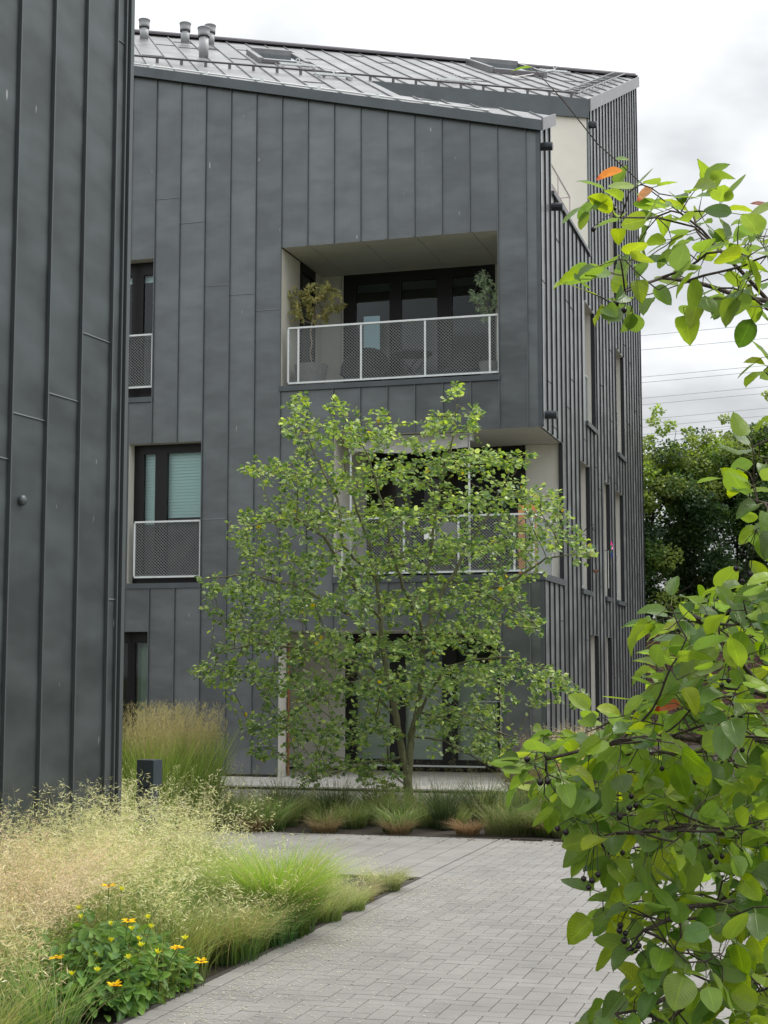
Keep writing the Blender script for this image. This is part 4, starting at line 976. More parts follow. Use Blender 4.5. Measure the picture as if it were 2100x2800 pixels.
# ---- grasses -----------------------------------------------------------------
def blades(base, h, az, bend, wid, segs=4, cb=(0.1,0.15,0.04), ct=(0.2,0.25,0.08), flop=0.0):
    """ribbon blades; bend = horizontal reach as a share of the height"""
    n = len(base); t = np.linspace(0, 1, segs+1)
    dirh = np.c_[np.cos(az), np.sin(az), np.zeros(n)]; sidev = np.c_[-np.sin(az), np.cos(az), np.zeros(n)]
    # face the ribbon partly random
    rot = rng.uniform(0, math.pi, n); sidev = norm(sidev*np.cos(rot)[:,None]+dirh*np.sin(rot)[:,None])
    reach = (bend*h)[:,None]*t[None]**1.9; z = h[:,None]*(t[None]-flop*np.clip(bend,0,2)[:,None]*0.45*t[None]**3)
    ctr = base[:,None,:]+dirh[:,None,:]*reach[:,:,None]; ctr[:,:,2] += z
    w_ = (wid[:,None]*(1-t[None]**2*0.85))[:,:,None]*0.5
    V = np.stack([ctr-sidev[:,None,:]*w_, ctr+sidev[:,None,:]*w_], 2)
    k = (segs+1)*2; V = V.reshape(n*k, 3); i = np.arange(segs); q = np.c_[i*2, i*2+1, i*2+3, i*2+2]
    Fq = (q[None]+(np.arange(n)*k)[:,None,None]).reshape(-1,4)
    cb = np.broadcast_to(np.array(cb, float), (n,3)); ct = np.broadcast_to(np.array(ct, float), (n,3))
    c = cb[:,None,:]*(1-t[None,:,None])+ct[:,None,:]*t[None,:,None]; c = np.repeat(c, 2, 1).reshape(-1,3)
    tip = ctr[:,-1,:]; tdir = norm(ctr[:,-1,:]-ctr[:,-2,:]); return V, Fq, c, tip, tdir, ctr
def merge(parts):
    V = []; Fq = []; c = []; k = 0
    for v, f, cc in parts: V.append(v); Fq.append(f+k); c.append(cc); k += len(v)
    return np.vstack(V), [np.vstack(Fq)], np.vstack(c)
def spikelets(ctr, n_per, spread, length, width, cols, tlo=0.55, droop=0.6):
    """panicle: short hair-thin side branches with small husks, along the top of each stem"""
    n = len(ctr); segs = ctr.shape[1]-1; t = rng.uniform(tlo, 1.0, (n, n_per)); fi = t*segs; i0 = np.minimum(fi.astype(int), segs-1); fr = (fi-i0)[:,:,None]
    ar = np.arange(n)[:,None]; p = ctr[ar, i0]*(1-fr)+ctr[ar, i0+1]*fr
    az = rng.uniform(0, 2*math.pi, (n,n_per)); rr = spread[:,None]*(1.02-t)*rng.uniform(0.3,1.3,(n,n_per))/(1-tlo)
    q = p+np.stack([np.cos(az)*rr, np.sin(az)*rr, -rr*droop*rng.uniform(0,1.2,(n,n_per))+rr*0.35], 2)
    q = q.reshape(-1,3); m_ = len(q); dr = norm(np.stack([np.cos(az)*0.5, np.sin(az)*0.5, -rng.uniform(0.1,1.0,(n,n_per))*droop+0.3], 2).reshape(-1,3)+rng.normal(0,0.25,(m_,3)))
    sd = norm(np.cross(dr, rng.normal(0,1,(m_,3)))); L_ = (length*rng.uniform(0.6,1.3,m_))[:,None]; w_ = width*0.5
    V = np.stack([q, q+dr*L_*0.45+sd*w_, q+dr*L_, q+dr*L_*0.45-sd*w_], 1).reshape(-1,3)
    Fq = (np.array([[0,1,2,3]])[None]+(np.arange(m_)*4)[:,None,None]).reshape(-1,4)
    return V, Fq, np.repeat(cols(m_), 4, 0)

def to_world(u, v): 
    return np.c_[C.x+EX.x*u+EY.x*v, C.y+EX.y*u+EY.y*v, np.zeros(len(u))]
def left_ok(p):    # not inside the left building
    # wall line through (-1.982,12.05) with direction d
    d = np.array([math.sin(thL), math.cos(thL)]); r_ = p[:,:2]-np.array([-1.982,12.05]); x = r_[:,0]*d[1]-r_[:,1]*d[0]; s_ = r_@d
    return (x > 0.03) | (s_ > -0.1)
def open_edge(p):   # the tall grass stops short of the open corner of the bed
    return p[:,0] < -0.86 + 0.10*np.sin(p[:,1]*5)-0.22*np.clip(p[:,1]-10.2,0,3)

def meadow_pts(n, vlo=-17.2, vhi=-10.2, ulo=-4.5, uhi=0.86):
    out = np.zeros((0,3))
    while len(out) < n:
        u = rng.uniform(ulo, uhi, n); v = rng.uniform(vlo, vhi, n); p = to_world(u, v); ok = left_ok(p) & (p[:,0]/p[:,1] > -0.30)
        out = np.vstack([out, p[ok]])
    return out[:n]
def vnoise(p, s, seed):
    r_ = np.random.default_rng(seed); a = r_.uniform(0, 6.28, 6); f_ = r_.uniform(0.6, 1.6, 6)*s; th_ = r_.uniform(0, 6.28, 6)
    return sum(np.sin(f_[i]*(p[:,0]*math.cos(th_[i])+p[:,1]*math.sin(th_[i]))+a[i]) for i in range(6))/6*1.6
# leaves at the base, gathered in tussocks
tus = meadow_pts(150); NT = len(tus); t_h = rng.uniform(0.72,1.15,NT); t_g = rng.uniform(0.72,1.3,NT); t_az = rng.uniform(0,6.28,NT); t_y = rng.uniform(-1,1,NT)
n = 60000; ti = rng.integers(0, len(tus), n); b = tus[ti]+np.c_[rng.normal(0,0.105,(n,2)), np.zeros(n)]; b[:,2] = 0; bt = ti
edge = ((b[:,0]-C.x)*EX.x+(b[:,1]-C.y)*EX.y)-0.0; b = b[(edge < 0.89) & left_ok(b) & (open_edge(b) | (b[:,1] < 9.9))]; n = len(b)
fl_c = np.array([-1.55, 8.0]); near_fl = np.linalg.norm((b[:,:2]-fl_c-np.array([0.0,-0.25]))/np.array([0.66,0.85]), axis=1) < 1.0
b = b[~near_fl | (rng.random(n) < 0.2)]; n = len(b)
D_ = np.linalg.norm(b[:,None,:2]-tus[None,:,:2], axis=2); ti = D_.argmin(1); hue = t_y[ti][:,None]*0.9; gg = t_g[ti][:,None]; dd = np.clip(D_[np.arange(n), ti], 0, 0.3)
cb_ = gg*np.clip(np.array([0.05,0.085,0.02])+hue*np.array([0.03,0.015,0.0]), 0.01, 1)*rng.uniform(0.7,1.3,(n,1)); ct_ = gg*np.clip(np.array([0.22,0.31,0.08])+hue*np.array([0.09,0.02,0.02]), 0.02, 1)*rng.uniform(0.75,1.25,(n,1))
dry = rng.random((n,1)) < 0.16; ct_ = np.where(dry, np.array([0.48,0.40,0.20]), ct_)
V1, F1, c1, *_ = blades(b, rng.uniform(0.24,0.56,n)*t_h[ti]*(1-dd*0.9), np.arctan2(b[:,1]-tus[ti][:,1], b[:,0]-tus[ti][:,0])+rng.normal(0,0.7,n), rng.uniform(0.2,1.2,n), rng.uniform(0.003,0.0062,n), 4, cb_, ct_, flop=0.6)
# flowering stems with loose panicles
n = 4600; si = rng.integers(0, len(tus), n); tt = tus[si]+np.c_[rng.normal(0,0.07,(n,2)), np.zeros(n)]; tt[:,2] = 0; e_ = ((tt[:,0]-C.x)*EX.x+(tt[:,1]-C.y)*EX.y); tt = tt[(e_ < 0.8) & left_ok(tt) & (open_edge(tt) | (tt[:,1] < 9.1))]; n = len(tt)
nf = np.linalg.norm((tt[:,:2]-fl_c)/np.array([0.56,0.6]), axis=1) < 1.0; tt = tt[~nf & ~((tt[:,1] < 8.15) & (tt[:,0]/tt[:,1] > -0.215)) & ~((tt[:,1] > 9.9) & (np.abs(tt[:,0]/tt[:,1]+0.151) < 0.019) & (rng.random(n) < 0.85))]; n = len(tt); si = np.linalg.norm(tt[:,None,:2]-tus[None,:,:2], axis=2).argmin(1)
e_ = ((tt[:,0]-C.x)*EX.x+(tt[:,1]-C.y)*EX.y); hs_ = rng.uniform(0.58,0.90,n)*(0.35+0.65*t_h[si])*np.clip(1.0-0.30*np.clip(e_+0.1,0,1), 0.6, 1)
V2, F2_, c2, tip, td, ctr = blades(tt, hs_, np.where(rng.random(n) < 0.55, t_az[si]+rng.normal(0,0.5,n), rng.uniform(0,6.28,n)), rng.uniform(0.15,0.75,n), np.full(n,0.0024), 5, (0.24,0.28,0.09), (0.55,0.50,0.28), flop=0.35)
hue2 = vnoise(tt, 1.3, 9)
pinkish = (tt[:,0]/tt[:,1] < -0.205) & (tt[:,1] < 9.3)
def strawcol(m_):
    c = pick([(0.64,0.62,0.34),(0.56,0.58,0.28),(0.74,0.70,0.44),(0.44,0.50,0.22)], m_, 0.15)
    c = c*np.repeat(0.62+0.42*t_g[si], m_//n)[:,None]
    pk = np.repeat(pinkish & (rng.random(n) < 0.75), m_//n); c[pk] = c[pk]*np.array([1.02,0.90,0.92]); return np.clip(c, 0, 0.85)
V3, F3, c3 = spikelets(ctr, 17, np.full(n,0.07), 0.040, 0.0050, strawcol, 0.45)
V, Fm, cc = merge([(V1,F1,c1),(V2,F2_,c2),(V3,F3,c3)])
o = np_mesh('meadow_grass', V, Fm, M['grass'], cols=cc); tag(o, 'pale yellow-green flowering meadow grass filling the bed left of the path', 'grass', kind='stuff')

# arching straw-pink clumps at the left edge
def clump(name, label, cat, x, y, n, r0, h, bend, wid, cb, ct, group=None, stems=0, stemh=(0.5,0.8), sb=(0.3,0.7), strawc=((0.6,0.55,0.3),), spn=20, spread=0.05, flop=0.8, spl=0.013, jit=0.15, tlo=0.5, drp=0.6):
    root = empty(name, (x, y, 0)); tag(root, label, cat, group)
    rr = np.sqrt(rng.random(n))*r0; a = rng.uniform(0,6.28,n); b = np.c_[rr*np.cos(a), rr*np.sin(a), np.zeros(n)]
    az = a+rng.normal(0,0.6,n); cbn = pick([cb], n, jit); ctn = pick(ct, n, jit)
    V, Fq, c, *_ = blades(b, rng.uniform(*h, n), az, rng.uniform(*bend, n), rng.uniform(*wid, n), 5, cbn, ctn, flop=flop)
    np_mesh('leaf_tuft', V, [Fq], M['grass'], cols=c, parent=root)
    if stems:
        rr = np.sqrt(rng.random(stems))*r0*0.8; a = rng.uniform(0,6.28,stems); b = np.c_[rr*np.cos(a), rr*np.sin(a), np.zeros(stems)]
        V, Fq, c, tip, td, ctr = blades(b, rng.uniform(*stemh, stems), a, rng.uniform(*sb, stems), np.full(stems,0.0022), 6, cb, strawc[0], flop=0.5)
        V3, F3, c3 = spikelets(ctr, spn, np.full(stems,spread), spl, 0.0036, lambda m_: pick(strawc, m_, 0.12), tlo, drp)
        V, Fm, cc = merge([(V,Fq,c),(V3,F3,c3)]); np_mesh('flower_stems', V, Fm, M['straw'], cols=cc, parent=root)
    return root
pink = ((0.74,0.60,0.42),(0.78,0.66,0.46),(0.68,0.58,0.36))
for i, (px, py, Y) in enumerate([(60,2250,8.6),(0,2330,7.9),(150,2120,9.6)]):
    p = at(px, py, Y); clump('feathery_grass_clump', ['pinkish straw-coloured feathery grass arching at the left edge','straw-coloured feathery grass in the bottom left corner','pinkish feathery grass clump in the middle of the meadow'][i], 'grass clump', p.x, p.y, 900, 0.16, (0.3,0.6), (0.5,1.1), (0.002,0.004), (0.12,0.16,0.05), [(0.35,0.36,0.13),(0.5,0.42,0.22)], stems=170, stemh=(0.62,0.86), sb=(0.35,0.9), strawc=pink, spn=55, spread=0.06, spl=0.016)
# bright green clump and the small one beside the path edge
clump('grass_clump', 'bright green fountain of grass spilling onto the path edge', 'grass clump', -0.66, 9.75, 3000, 0.16, (0.38,0.70), (0.25,1.0), (0.003,0.0055), (0.12,0.24,0.035), [(0.30,0.48,0.09),(0.37,0.52,0.12),(0.55,0.53,0.24)], stems=60, stemh=(0.4,0.6), sb=(0.5,1.2), strawc=((0.6,0.56,0.3),), spn=30)
clump('grass_clump', 'small pale green tuft at the corner of the bed', 'grass clump', 0.0, 11.75, 800, 0.12, (0.12,0.24), (0.5,1.3), (0.003,0.005), (0.13,0.17,0.06), [(0.38,0.42,0.18),(0.5,0.5,0.28)])
clump('grass_clump', 'low brownish tuft next to the small pale one', 'grass clump', -0.17, 11.2, 500, 0.10, (0.1,0.2), (0.5,1.3), (0.003,0.005), (0.15,0.13,0.06), [(0.38,0.34,0.18),(0.45,0.42,0.25)])
clump('grass_clump', 'coarse half-dry tussock behind the yellow flowers at the path edge', 'grass clump', -0.98, 8.95, 1300, 0.16, (0.2,0.42), (0.5,1.3), (0.003,0.005), (0.10,0.14,0.03), [(0.32,0.36,0.12),(0.55,0.48,0.25),(0.42,0.40,0.16)], stems=30, stemh=(0.3,0.5), sb=(0.5,1.2))
clump('grass_clump', 'pale grass tuft between the coarse tussock and the bright green one', 'grass clump', -0.80, 9.3, 800, 0.13, (0.2,0.42), (0.4,1.1), (0.002,0.004), (0.10,0.15,0.04), [(0.42,0.45,0.2),(0.5,0.48,0.25)], stems=40, stemh=(0.35,0.55), sb=(0.5,1.1))

for x_, y_, n_, h_, lb_ in ((-0.42,10.35,700,(0.15,0.34),'loose pale green grass right beside the bright green clump'),(-0.52,10.75,600,(0.15,0.32),'thin straw-tipped grass behind the bright green clump'),(-0.27,10.8,600,(0.1,0.24),'short pale grass before the brownish tuft')):
    clump('grass_clump', lb_, 'grass clump', x_, y_, n_, 0.14, h_, (0.4,1.2), (0.003,0.005), (0.12,0.18,0.05), [(0.38,0.46,0.16),(0.5,0.5,0.25)], stems=35, stemh=(0.3,0.46), sb=(0.4,1.1), strawc=((0.66,0.62,0.36),), spn=20, spread=0.05)
# reed grass behind the near building
for i, (px, Y) in enumerate([(275,16.6),(330,16.2),(385,16.6),(425,17.0),(350,17.3)]):
    p = at(px, 1800, Y); clump('reed_grass', ['tall tawny reed grass against the building edge, leftmost clump','tall tawny reed grass right behind the left bollard','tall tawny reed grass clump in the middle of the stand','tall reed grass with a few stems leaning out to the right','tall reed grass at the back of the stand'][i], 'grass clump', p.x, p.y, 760, 0.22, (0.45,1.05), (0.05,0.4), (0.006,0.010), (0.10,0.17,0.04), [(0.26,0.38,0.08),(0.36,0.42,0.13),(0.2,0.30,0.07)], group='tall reed grasses', stems=150, stemh=(0.95,1.34), sb=(0.02,0.18), strawc=((0.40,0.36,0.17),(0.34,0.31,0.15),(0.46,0.41,0.21)), spn=30, spread=0.010, spl=0.045, tlo=0.70, flop=0.2, drp=-1.2)
# pale flowering grass around the left bollard
nb_ = 5200; u = rng.uniform(-5.6,-2.3,nb_); v = rng.uniform(-10.6,-5.2,nb_); p = to_world(u, v); ok = left_ok(p) & (p[:,0] < -1.15-0.0*p[:,1]) ; p = p[ok]; n = len(p)
V1, F1, c1, *_ = blades(p, rng.uniform(0.25,0.6,n), rng.uniform(0,6.28,n), rng.uniform(0.2,0.9,n), rng.uniform(0.004,0.008,n), 4, pick([(0.09,0.15,0.03)], n), pick([(0.30,0.38,0.09),(0.42,0.44,0.16),(0.25,0.34,0.10)], n), flop=0.5)
ns = 700; tt = p[rng.integers(0,n,ns)]; tt = tt[~((tt[:,1] < 14.0) & (np.abs(tt[:,0]/tt[:,1]+0.151) < 0.02))]; ns = len(tt); V2, F2_, c2, tip, td, ctr = blades(tt, rng.uniform(0.5,0.78,ns), rng.uniform(0,6.28,ns), rng.uniform(0.1,0.6,ns), np.full(ns,0.0022), 5, (0.22,0.26,0.08), (0.5,0.48,0.24), flop=0.3)
V3, F3, c3 = spikelets(ctr, 34, np.full(ns,0.07), 0.02, 0.005, lambda m_: pick([(0.60,0.60,0.30),(0.52,0.56,0.24),(0.66,0.62,0.36)], m_), 0.45)
V, Fm, cc = merge([(V1,F1,c1),(V2,F2_,c2),(V3,F3,c3)]); o = np_mesh('meadow_grass', V, Fm, M['grass'], cols=cc); tag(o, 'yellow-green grass around the left bollard behind the metal wall', 'grass', kind='stuff')

# tufts of the bed under the tree
def ctuft(px, py, Y, kind, label, s=1.0, group=None):
    p = at(px, py, Y)
    K = {'dark': dict(n=520, r0=0.12, h=(0.12,0.34), bend=(0.2,1.0), wid=(0.004,0.007), cb=(0.05,0.08,0.022), ct=[(0.15,0.235,0.06),(0.20,0.28,0.08),(0.40,0.38,0.18)], stems=6, stemh=(0.3,0.45), sb=(0.1,0.5), strawc=((0.24,0.2,0.11),), spn=14, spread=0.03),
         'spiky': dict(n=260, r0=0.07, h=(0.25,0.50), bend=(0.1,0.8), wid=(0.005,0.008), cb=(0.03,0.055,0.02), ct=[(0.07,0.105,0.04),(0.13,0.15,0.06)]),
         'dry': dict(n=420, r0=0.09, h=(0.10,0.24), bend=(0.6,1.5), wid=(0.004,0.007), cb=(0.16,0.12,0.06), ct=[(0.45,0.33,0.19),(0.36,0.26,0.14)]),
         'mix': dict(n=440, r0=0.12, h=(0.15,0.42), bend=(0.4,1.2), wid=(0.004,0.006), cb=(0.07,0.08,0.03), ct=[(0.19,0.27,0.07),(0.40,0.37,0.19),(0.12,0.20,0.055)])}[kind]
    K = dict(K); g_ = rng.uniform(0.7,1.5); w2_ = rng.uniform(0.85,1.08); K['ct'] = [(a*g_*w2_, b*g_, c_*g_) for a, b, c_ in K['ct']]; K['h'] = tuple(s*x for x in K['h']); K['wid'] = K['wid']
    clump('grass_tuft', label, 'grass tuft', p.x, p.y, K.pop('n'), K.pop('r0')*s*1.3, K.pop('h'), K.pop('bend'), K.pop('wid'), K.pop('cb'), K.pop('ct'), group=group, **K)
G_ = 'grass tufts in the bed under the tree'
for px in range(455, 1560, 52):
    for Y, k_ in ((17.5, 'dark'), (16.8, 'dark'), (float(np.interp(px,[500,1300],[16.3,15.55])), 'mix')):
        if rng.random() < 0.17: continue
        ctuft(px+rng.uniform(-20,20), 1800, Y+rng.uniform(-0.3,0.12)*(0.5 if k_ == 'mix' else 1.2), k_ if rng.random() < 0.75 else 'dark', {'dark':'dark green grass tuft in the bed under the multi-stemmed tree','mix':'mixed green and straw grass tuft at the front of the tree bed'}['dark' if k_ == 'dark' else 'mix'], rng.uniform(0.7,1.55), G_)
for px, Y, lb_ in ((555,16.1,'dry straw tuft at the left end of the tree bed'),(700,15.95,'round brown dead tuft at the front of the tree bed'),(1185,15.7,'low dry tuft with broken pale stems in the tree bed'),(860,15.85,'flat straw-coloured tuft at the bed edge below the trunk'),(1010,15.75,'bleached low tuft at the bed edge right of the trunk')): ctuft(px, 1800, Y, 'dry', lb_, 1.0)
for px, Y, lb_ in ((610,16.9,'slender dark upright tuft left of the dead brown one'),(820,17.2,'dark upright tuft close to the foot of the tree'),(960,16.3,'dark pointed tuft in front of the tree trunk'),(1240,16.8,'dark upright tuft near the bush'),(725,16.9,'spiky dark tuft standing tall left of the tree trunk'),(1040,16.9,'spiky dark tuft right of the tree trunk'),(1130,16.5,'broad dark arching tuft at the right of the tree bed')): ctuft(px, 1800, Y, 'spiky', lb_, 1.2)
# airy stalks above the bed
n = 520; px = rng.uniform(470,1330,n); b = at_np(px, np.full(n,1790.), rng.uniform(16.4,18.2,n)); b[:,2] = 0
V2, F2_, c2, tip, td, ctr = blades(b, rng.uniform(0.35,0.72,n), rng.uniform(0,6.28,n), rng.uniform(0.1,0.8,n), np.full(n,0.003), 5, (0.10,0.12,0.05), (0.30,0.28,0.15), flop=0.2)
V3, F3, c3 = spikelets(ctr, 16, np.full(n,0.06), 0.016, 0.004, lambda m_: pick([(0.36,0.38,0.19),(0.27,0.30,0.14)], m_), 0.45)
V, Fm, cc = merge([(V2,F2_,c2),(V3,F3,c3)]); o = np_mesh('grass_stalks', V, Fm, M['straw'], cols=cc); tag(o, 'thin airy grass stalks standing over the tree bed', 'grass', kind='stuff')
# pale grass along the side wall and beyond
for i, (px, Y) in enumerate([(1175,19.3),(1215,18.6),(1255,19.4),(1300,20.0),(1345,20.6),(1230,20.3),(1150,18.3),(1290,18.7)]):
    p = at(px, 1750, Y); dk_ = i in (0, 6)
    clump('ornamental_grass', ['brown seed-headed grass against the front corner of the building','pale straw grass left of the far bollard','pale straw grass right behind the far bollard','pale straw grass along the ribbed side wall','straw grass at the far end of the side bed','pale straw grass touching the ribbed wall near its corner','dark tufted grass before the front corner of the building','pale green grass in front of the far bollard'][i], 'grass clump', p.x, p.y, 700, 0.22, (0.3,0.75), (0.2,0.8), (0.005,0.008), (0.12,0.13,0.05), [(0.16,0.18,0.07),(0.25,0.2,0.12)] if dk_ else [(0.50,0.46,0.22),(0.42,0.42,0.17)], stems=130, stemh=(0.7,1.05) if not dk_ else (0.6,1.0), sb=(0.1,0.5), strawc=((0.62,0.55,0.30),(0.68,0.61,0.36)) if not dk_ else ((0.20,0.15,0.10),(0.3,0.24,0.15)), spn=40, spread=0.07, spl=0.022)

# ---- yellow flowers -----------------------------------------------------------
fp = empty('yellow_flower_plant', (-1.5, 7.95, 0)); tag(fp, 'leafy plant with yellow daisy flowers at the lower left path edge', 'flowering plant')
n = 2600; u = rng.uniform(0,1,n); a = rng.uniform(0,6.28,n); b = np.c_[np.sqrt(u)*0.58*np.cos(a)-0.02, np.sqrt(u)*0.56*np.sin(a), rng.uniform(0.03,0.33,n)*(1.1-u*0.7)]
ee = (b[:,0]-1.5-C.x)*EX.x+(b[:,1]+7.95-C.y)*EX.y; b = b[ee < 0.84]; n = len(b); a = a[ee < 0.84]
ldr = norm(np.c_[np.cos(a)*0.8, np.sin(a)*0.8, rng.uniform(-0.45,0.35,n)]+rng.normal(0,0.35,(n,3))+np.array([0,-0.25,0]))
V, F_ = instance(BIG_V, [BIG_Q], b, ldr, norm(np.array([0,-0.15,1.0])+rng.normal(0,0.35,(n,3))), rng.uniform(0.055,0.10,n), rng.uniform(0.62,0.8,n))
o = np_mesh('foliage', V, F_, M['herb'], cols=np.repeat(pick([(0.12,0.23,0.045),(0.165,0.29,0.06),(0.085,0.175,0.05)], n, 0.15), kL, 0), smooth=True, parent=fp)
def flower(px, py, Y, s, full=True):
    p = np.array(at(px, py, Y))-np.array(fp.location); m_ = MB(); 
    base_ = np.array([p[0]*0.7, p[1]*0.7, 0.05]); m_.tube([base_, (base_+p)/2+np.array([0.01,0.01,0.02]), p], 0.0024, 5); st = m_.build('flower', plain('stem', (0.09,0.15,0.03), 0.6), fp)
    nq = 11 if full else 8; az = np.arange(nq)*2*math.pi/nq+rng.normal(0,0.1,nq)
    el = rng.uniform(-0.1,0.5,nq) if full else rng.uniform(0.6,1.2,nq)
    dr = np.c_[np.cos(az)*np.cos(el), np.sin(az)*np.cos(el), np.sin(el)]; tl = rng.normal(0,0.3,3)+np.array([0,-0.55,0]); dr = norm(dr+tl*0.4)
    V, F_ = instance(SMALL_V, [SMALL_Q, SMALL_T], p[None]+dr*s*0.2, dr, np.tile([[0,-.3,1.]], (nq,1)), np.full(nq, s), np.full(nq,0.55))
    np_mesh('petals', V, F_, M['petal'], cols=np.repeat(pick([(0.85,0.60,0.015),(0.82,0.52,0.01)] if full else [(0.62,0.62,0.05)], nq, 0.05), 7, 0), parent=st)
    mm = MB(); mm.lathe(p, [(0.0,0.3*s),(0.16*s,0.24*s),(0.22*s,0.05*s),(0.2*s,-0.08*s),(0.02*s,-0.15*s)][::-1], 10); mm.build('flower_centre', plain('flower_centre', (0.22,0.11,0.01) if full else (0.3,0.33,0.04), 0.9), st, smooth=True)
for px, py, Y, s in [(235,1915,8.1,0.036),(277,1990,7.8,0.035),(122,2070,7.5,0.036),(383,2048,7.55,0.032),(435,2078,7.6,0.030),(247,2130,7.25,0.035)]: flower(px, py, Y, s)
for px, py, Y in [(240,2000,8),(285,2010,8),(300,2033,7.9),(305,2045,7.8),(210,2065,7.8),(278,2072,7.7),(210,2100,7.6),(155,2107,7.6),(325,2005,8.1),(400,2030,7.9),(320,1985,8.2),(170,1965,8.2),(262,1925,8.3),(175,1985,8.1),(340,2060,7.7),(240,2035,7.9)]: flower(px, py, Y-0.15, 0.024, False)

# ---- seeds and bits fallen on the paving ---------------------------------------
n = 4200; v = rng.uniform(-17.5,-10.0,n); u = 0.95+rng.exponential(0.33,n)+rng.uniform(0,0.1,n); ok = u < 2.9; p = to_world(u[ok], v[ok]); n = len(p); p[:,2] = 0.0035
a = rng.uniform(0,3.14,n); L_ = rng.uniform(0.005,0.014,n); w_ = rng.uniform(0.002,0.0045,n); dx_ = np.c_[np.cos(a), np.sin(a), np.zeros(n)]; dy_ = np.c_[-np.sin(a), np.cos(a), np.zeros(n)]
V = np.stack([p-dx_*L_[:,None], p-dy_*w_[:,None], p+dx_*L_[:,None], p+dy_*w_[:,None]], 1).reshape(-1,3); V[:,2] += np.tile([0,0.0015,0.0005,0.0015], n)
o = np_mesh('fallen_seeds', V, [np.arange(n*4).reshape(-1,4)], M['straw'], cols=np.repeat(pick([(0.46,0.43,0.34),(0.56,0.53,0.45)], n), 4, 0)); tag(o, 'pale grass seeds scattered over the paving by the meadow', 'litter', kind='stuff')
n = 420; v = -7.1-rng.exponential(0.22,n); u = rng.uniform(-2.4,6.0,n); ok = v > -10; p = to_world(u[ok], v[ok]); n = len(p); p[:,2] = 0.004
a = rng.uniform(0,3.14,n); L_ = rng.uniform(0.006,0.02,n); w_ = rng.uniform(0.004,0.01,n); dx_ = np.c_[np.cos(a), np.sin(a), np.zeros(n)]; dy_ = np.c_[-np.sin(a), np.cos(a), np.zeros(n)]
V = np.stack([p-dx_*L_[:,None], p-dy_*w_[:,None], p+dx_*L_[:,None], p+dy_*w_[:,None]], 1).reshape(-1,3); V[:,2] += np.tile([0,0.006,0.001,0.003], n)
o = np_mesh('leaf_litter', V, [np.arange(n*4).reshape(-1,4)], M['straw'], cols=np.repeat(pick([(0.14,0.09,0.05),(0.24,0.17,0.10),(0.06,0.03,0.03)], n), 4, 0)); tag(o, 'brown leaf litter along the front edge of the tree bed', 'litter', kind='stuff')

# ---- trees beyond the brick wall -------------------------------------------------
def bg_tree(x, y, H_, rx, ry, z0, label, nclump, nl, yellow=0.2, spires=()):
    t = empty('hedge_tree', (x, y, 0)); tag(t, label, 'tree', 'trees beyond the brick wall')
    sd_ = [np.array([0,0,z]) for z in np.linspace(0, z0+0.5, 12)]; pr_ = list(range(-1, 11))
    cc_ = rng.uniform(-1,1,(nclump,3)); cc_ = cc_/np.maximum(1, np.linalg.norm(cc_,axis=1,keepdims=True)/1.12); zc = (z0+H_)/2; cc_ = cc_*np.array([rx,ry,(H_-z0)/2])+np.array([0,0,zc])
    for sx_, sz_ in spires:
        for k_ in range(9): cc_ = np.vstack([cc_, [sx_+rng.normal(0,0.12+0.03*(9-k_)), rng.normal(0,0.2), sz_-1.8+k_*0.24]])
    P_, R_ = colonize(sd_, pr_, cc_, 0.25, 6.0, 0.3, 90)
    o_, *_ = branch_mesh('trunk', P_, R_, 0.006, 2.2, 0.16, M['barkdark'], t, sides=(6,3))
    ns_ = len(spires)*9; wts = np.r_[np.ones(len(cc_)-ns_), np.full(ns_, 0.30)]; wts /= wts.sum()
    ci = rng.choice(len(cc_), nl, p=wts); rad_ = np.where(ci >= len(cc_)-ns_, 0.17, 0.42)[:,None]
    pos = cc_[ci]+norm(rng.normal(0,1,(nl,3)))*rng.uniform(0.2,1,(nl,1))**0.5*rad_*np.array([1.1,1.1,0.75])
    ld = norm(pos-cc_[ci]+rng.normal(0,0.25,(nl,3))); up = norm(rng.normal(0,0.6,(nl,3))+np.array([0,-0.2,1]))
    V, F_ = instance(SMALL_V, [SMALL_Q, SMALL_T], pos, ld, up, rng.uniform(0.06,0.10,nl))
    cl = pick([(0.058,0.115,0.036),(0.080,0.15,0.042),(0.048,0.09,0.038)], len(cc_), 0.15); yl = rng.random(len(cc_)) < yellow; yl[len(cc_)-ns_:] = True
    high = cc_[:,2] > H_*0.8; yl |= high & (rng.random(len(cc_)) < 0.6); cl[yl] = pick([(0.17,0.25,0.05),(0.22,0.29,0.08)], int(yl.sum()), 0.15)
    c = cl[ci]*rng.normal(1,0.15,(nl,1)); np_mesh('crown', V, F_, M['leaf'], cols=np.repeat(np.clip(c,0.01,1), 7, 0), parent=t)
bg_tree(6.9, 40.0, 7.5, 1.7, 1.3, 1.6, 'bushy dark green tree next to the building edge, yellowish on top', 240, 70000, 0.25, [(0.15,8.3),(0.7,8.0),(1.6,7.6)])
bg_tree(9.3, 40.6, 7.9, 1.7, 1.4, 1.5, 'dark evergreen tree in the middle behind the brick wall', 240, 70000, 0.12, [(-0.1,8.2),(0.9,8.9)])
bg_tree(11.2, 40.0, 8.5, 2.0, 1.5, 1.5, 'taller dark tree at the right end behind the brick wall', 260, 70000, 0.15, [(-.6,9.0)])

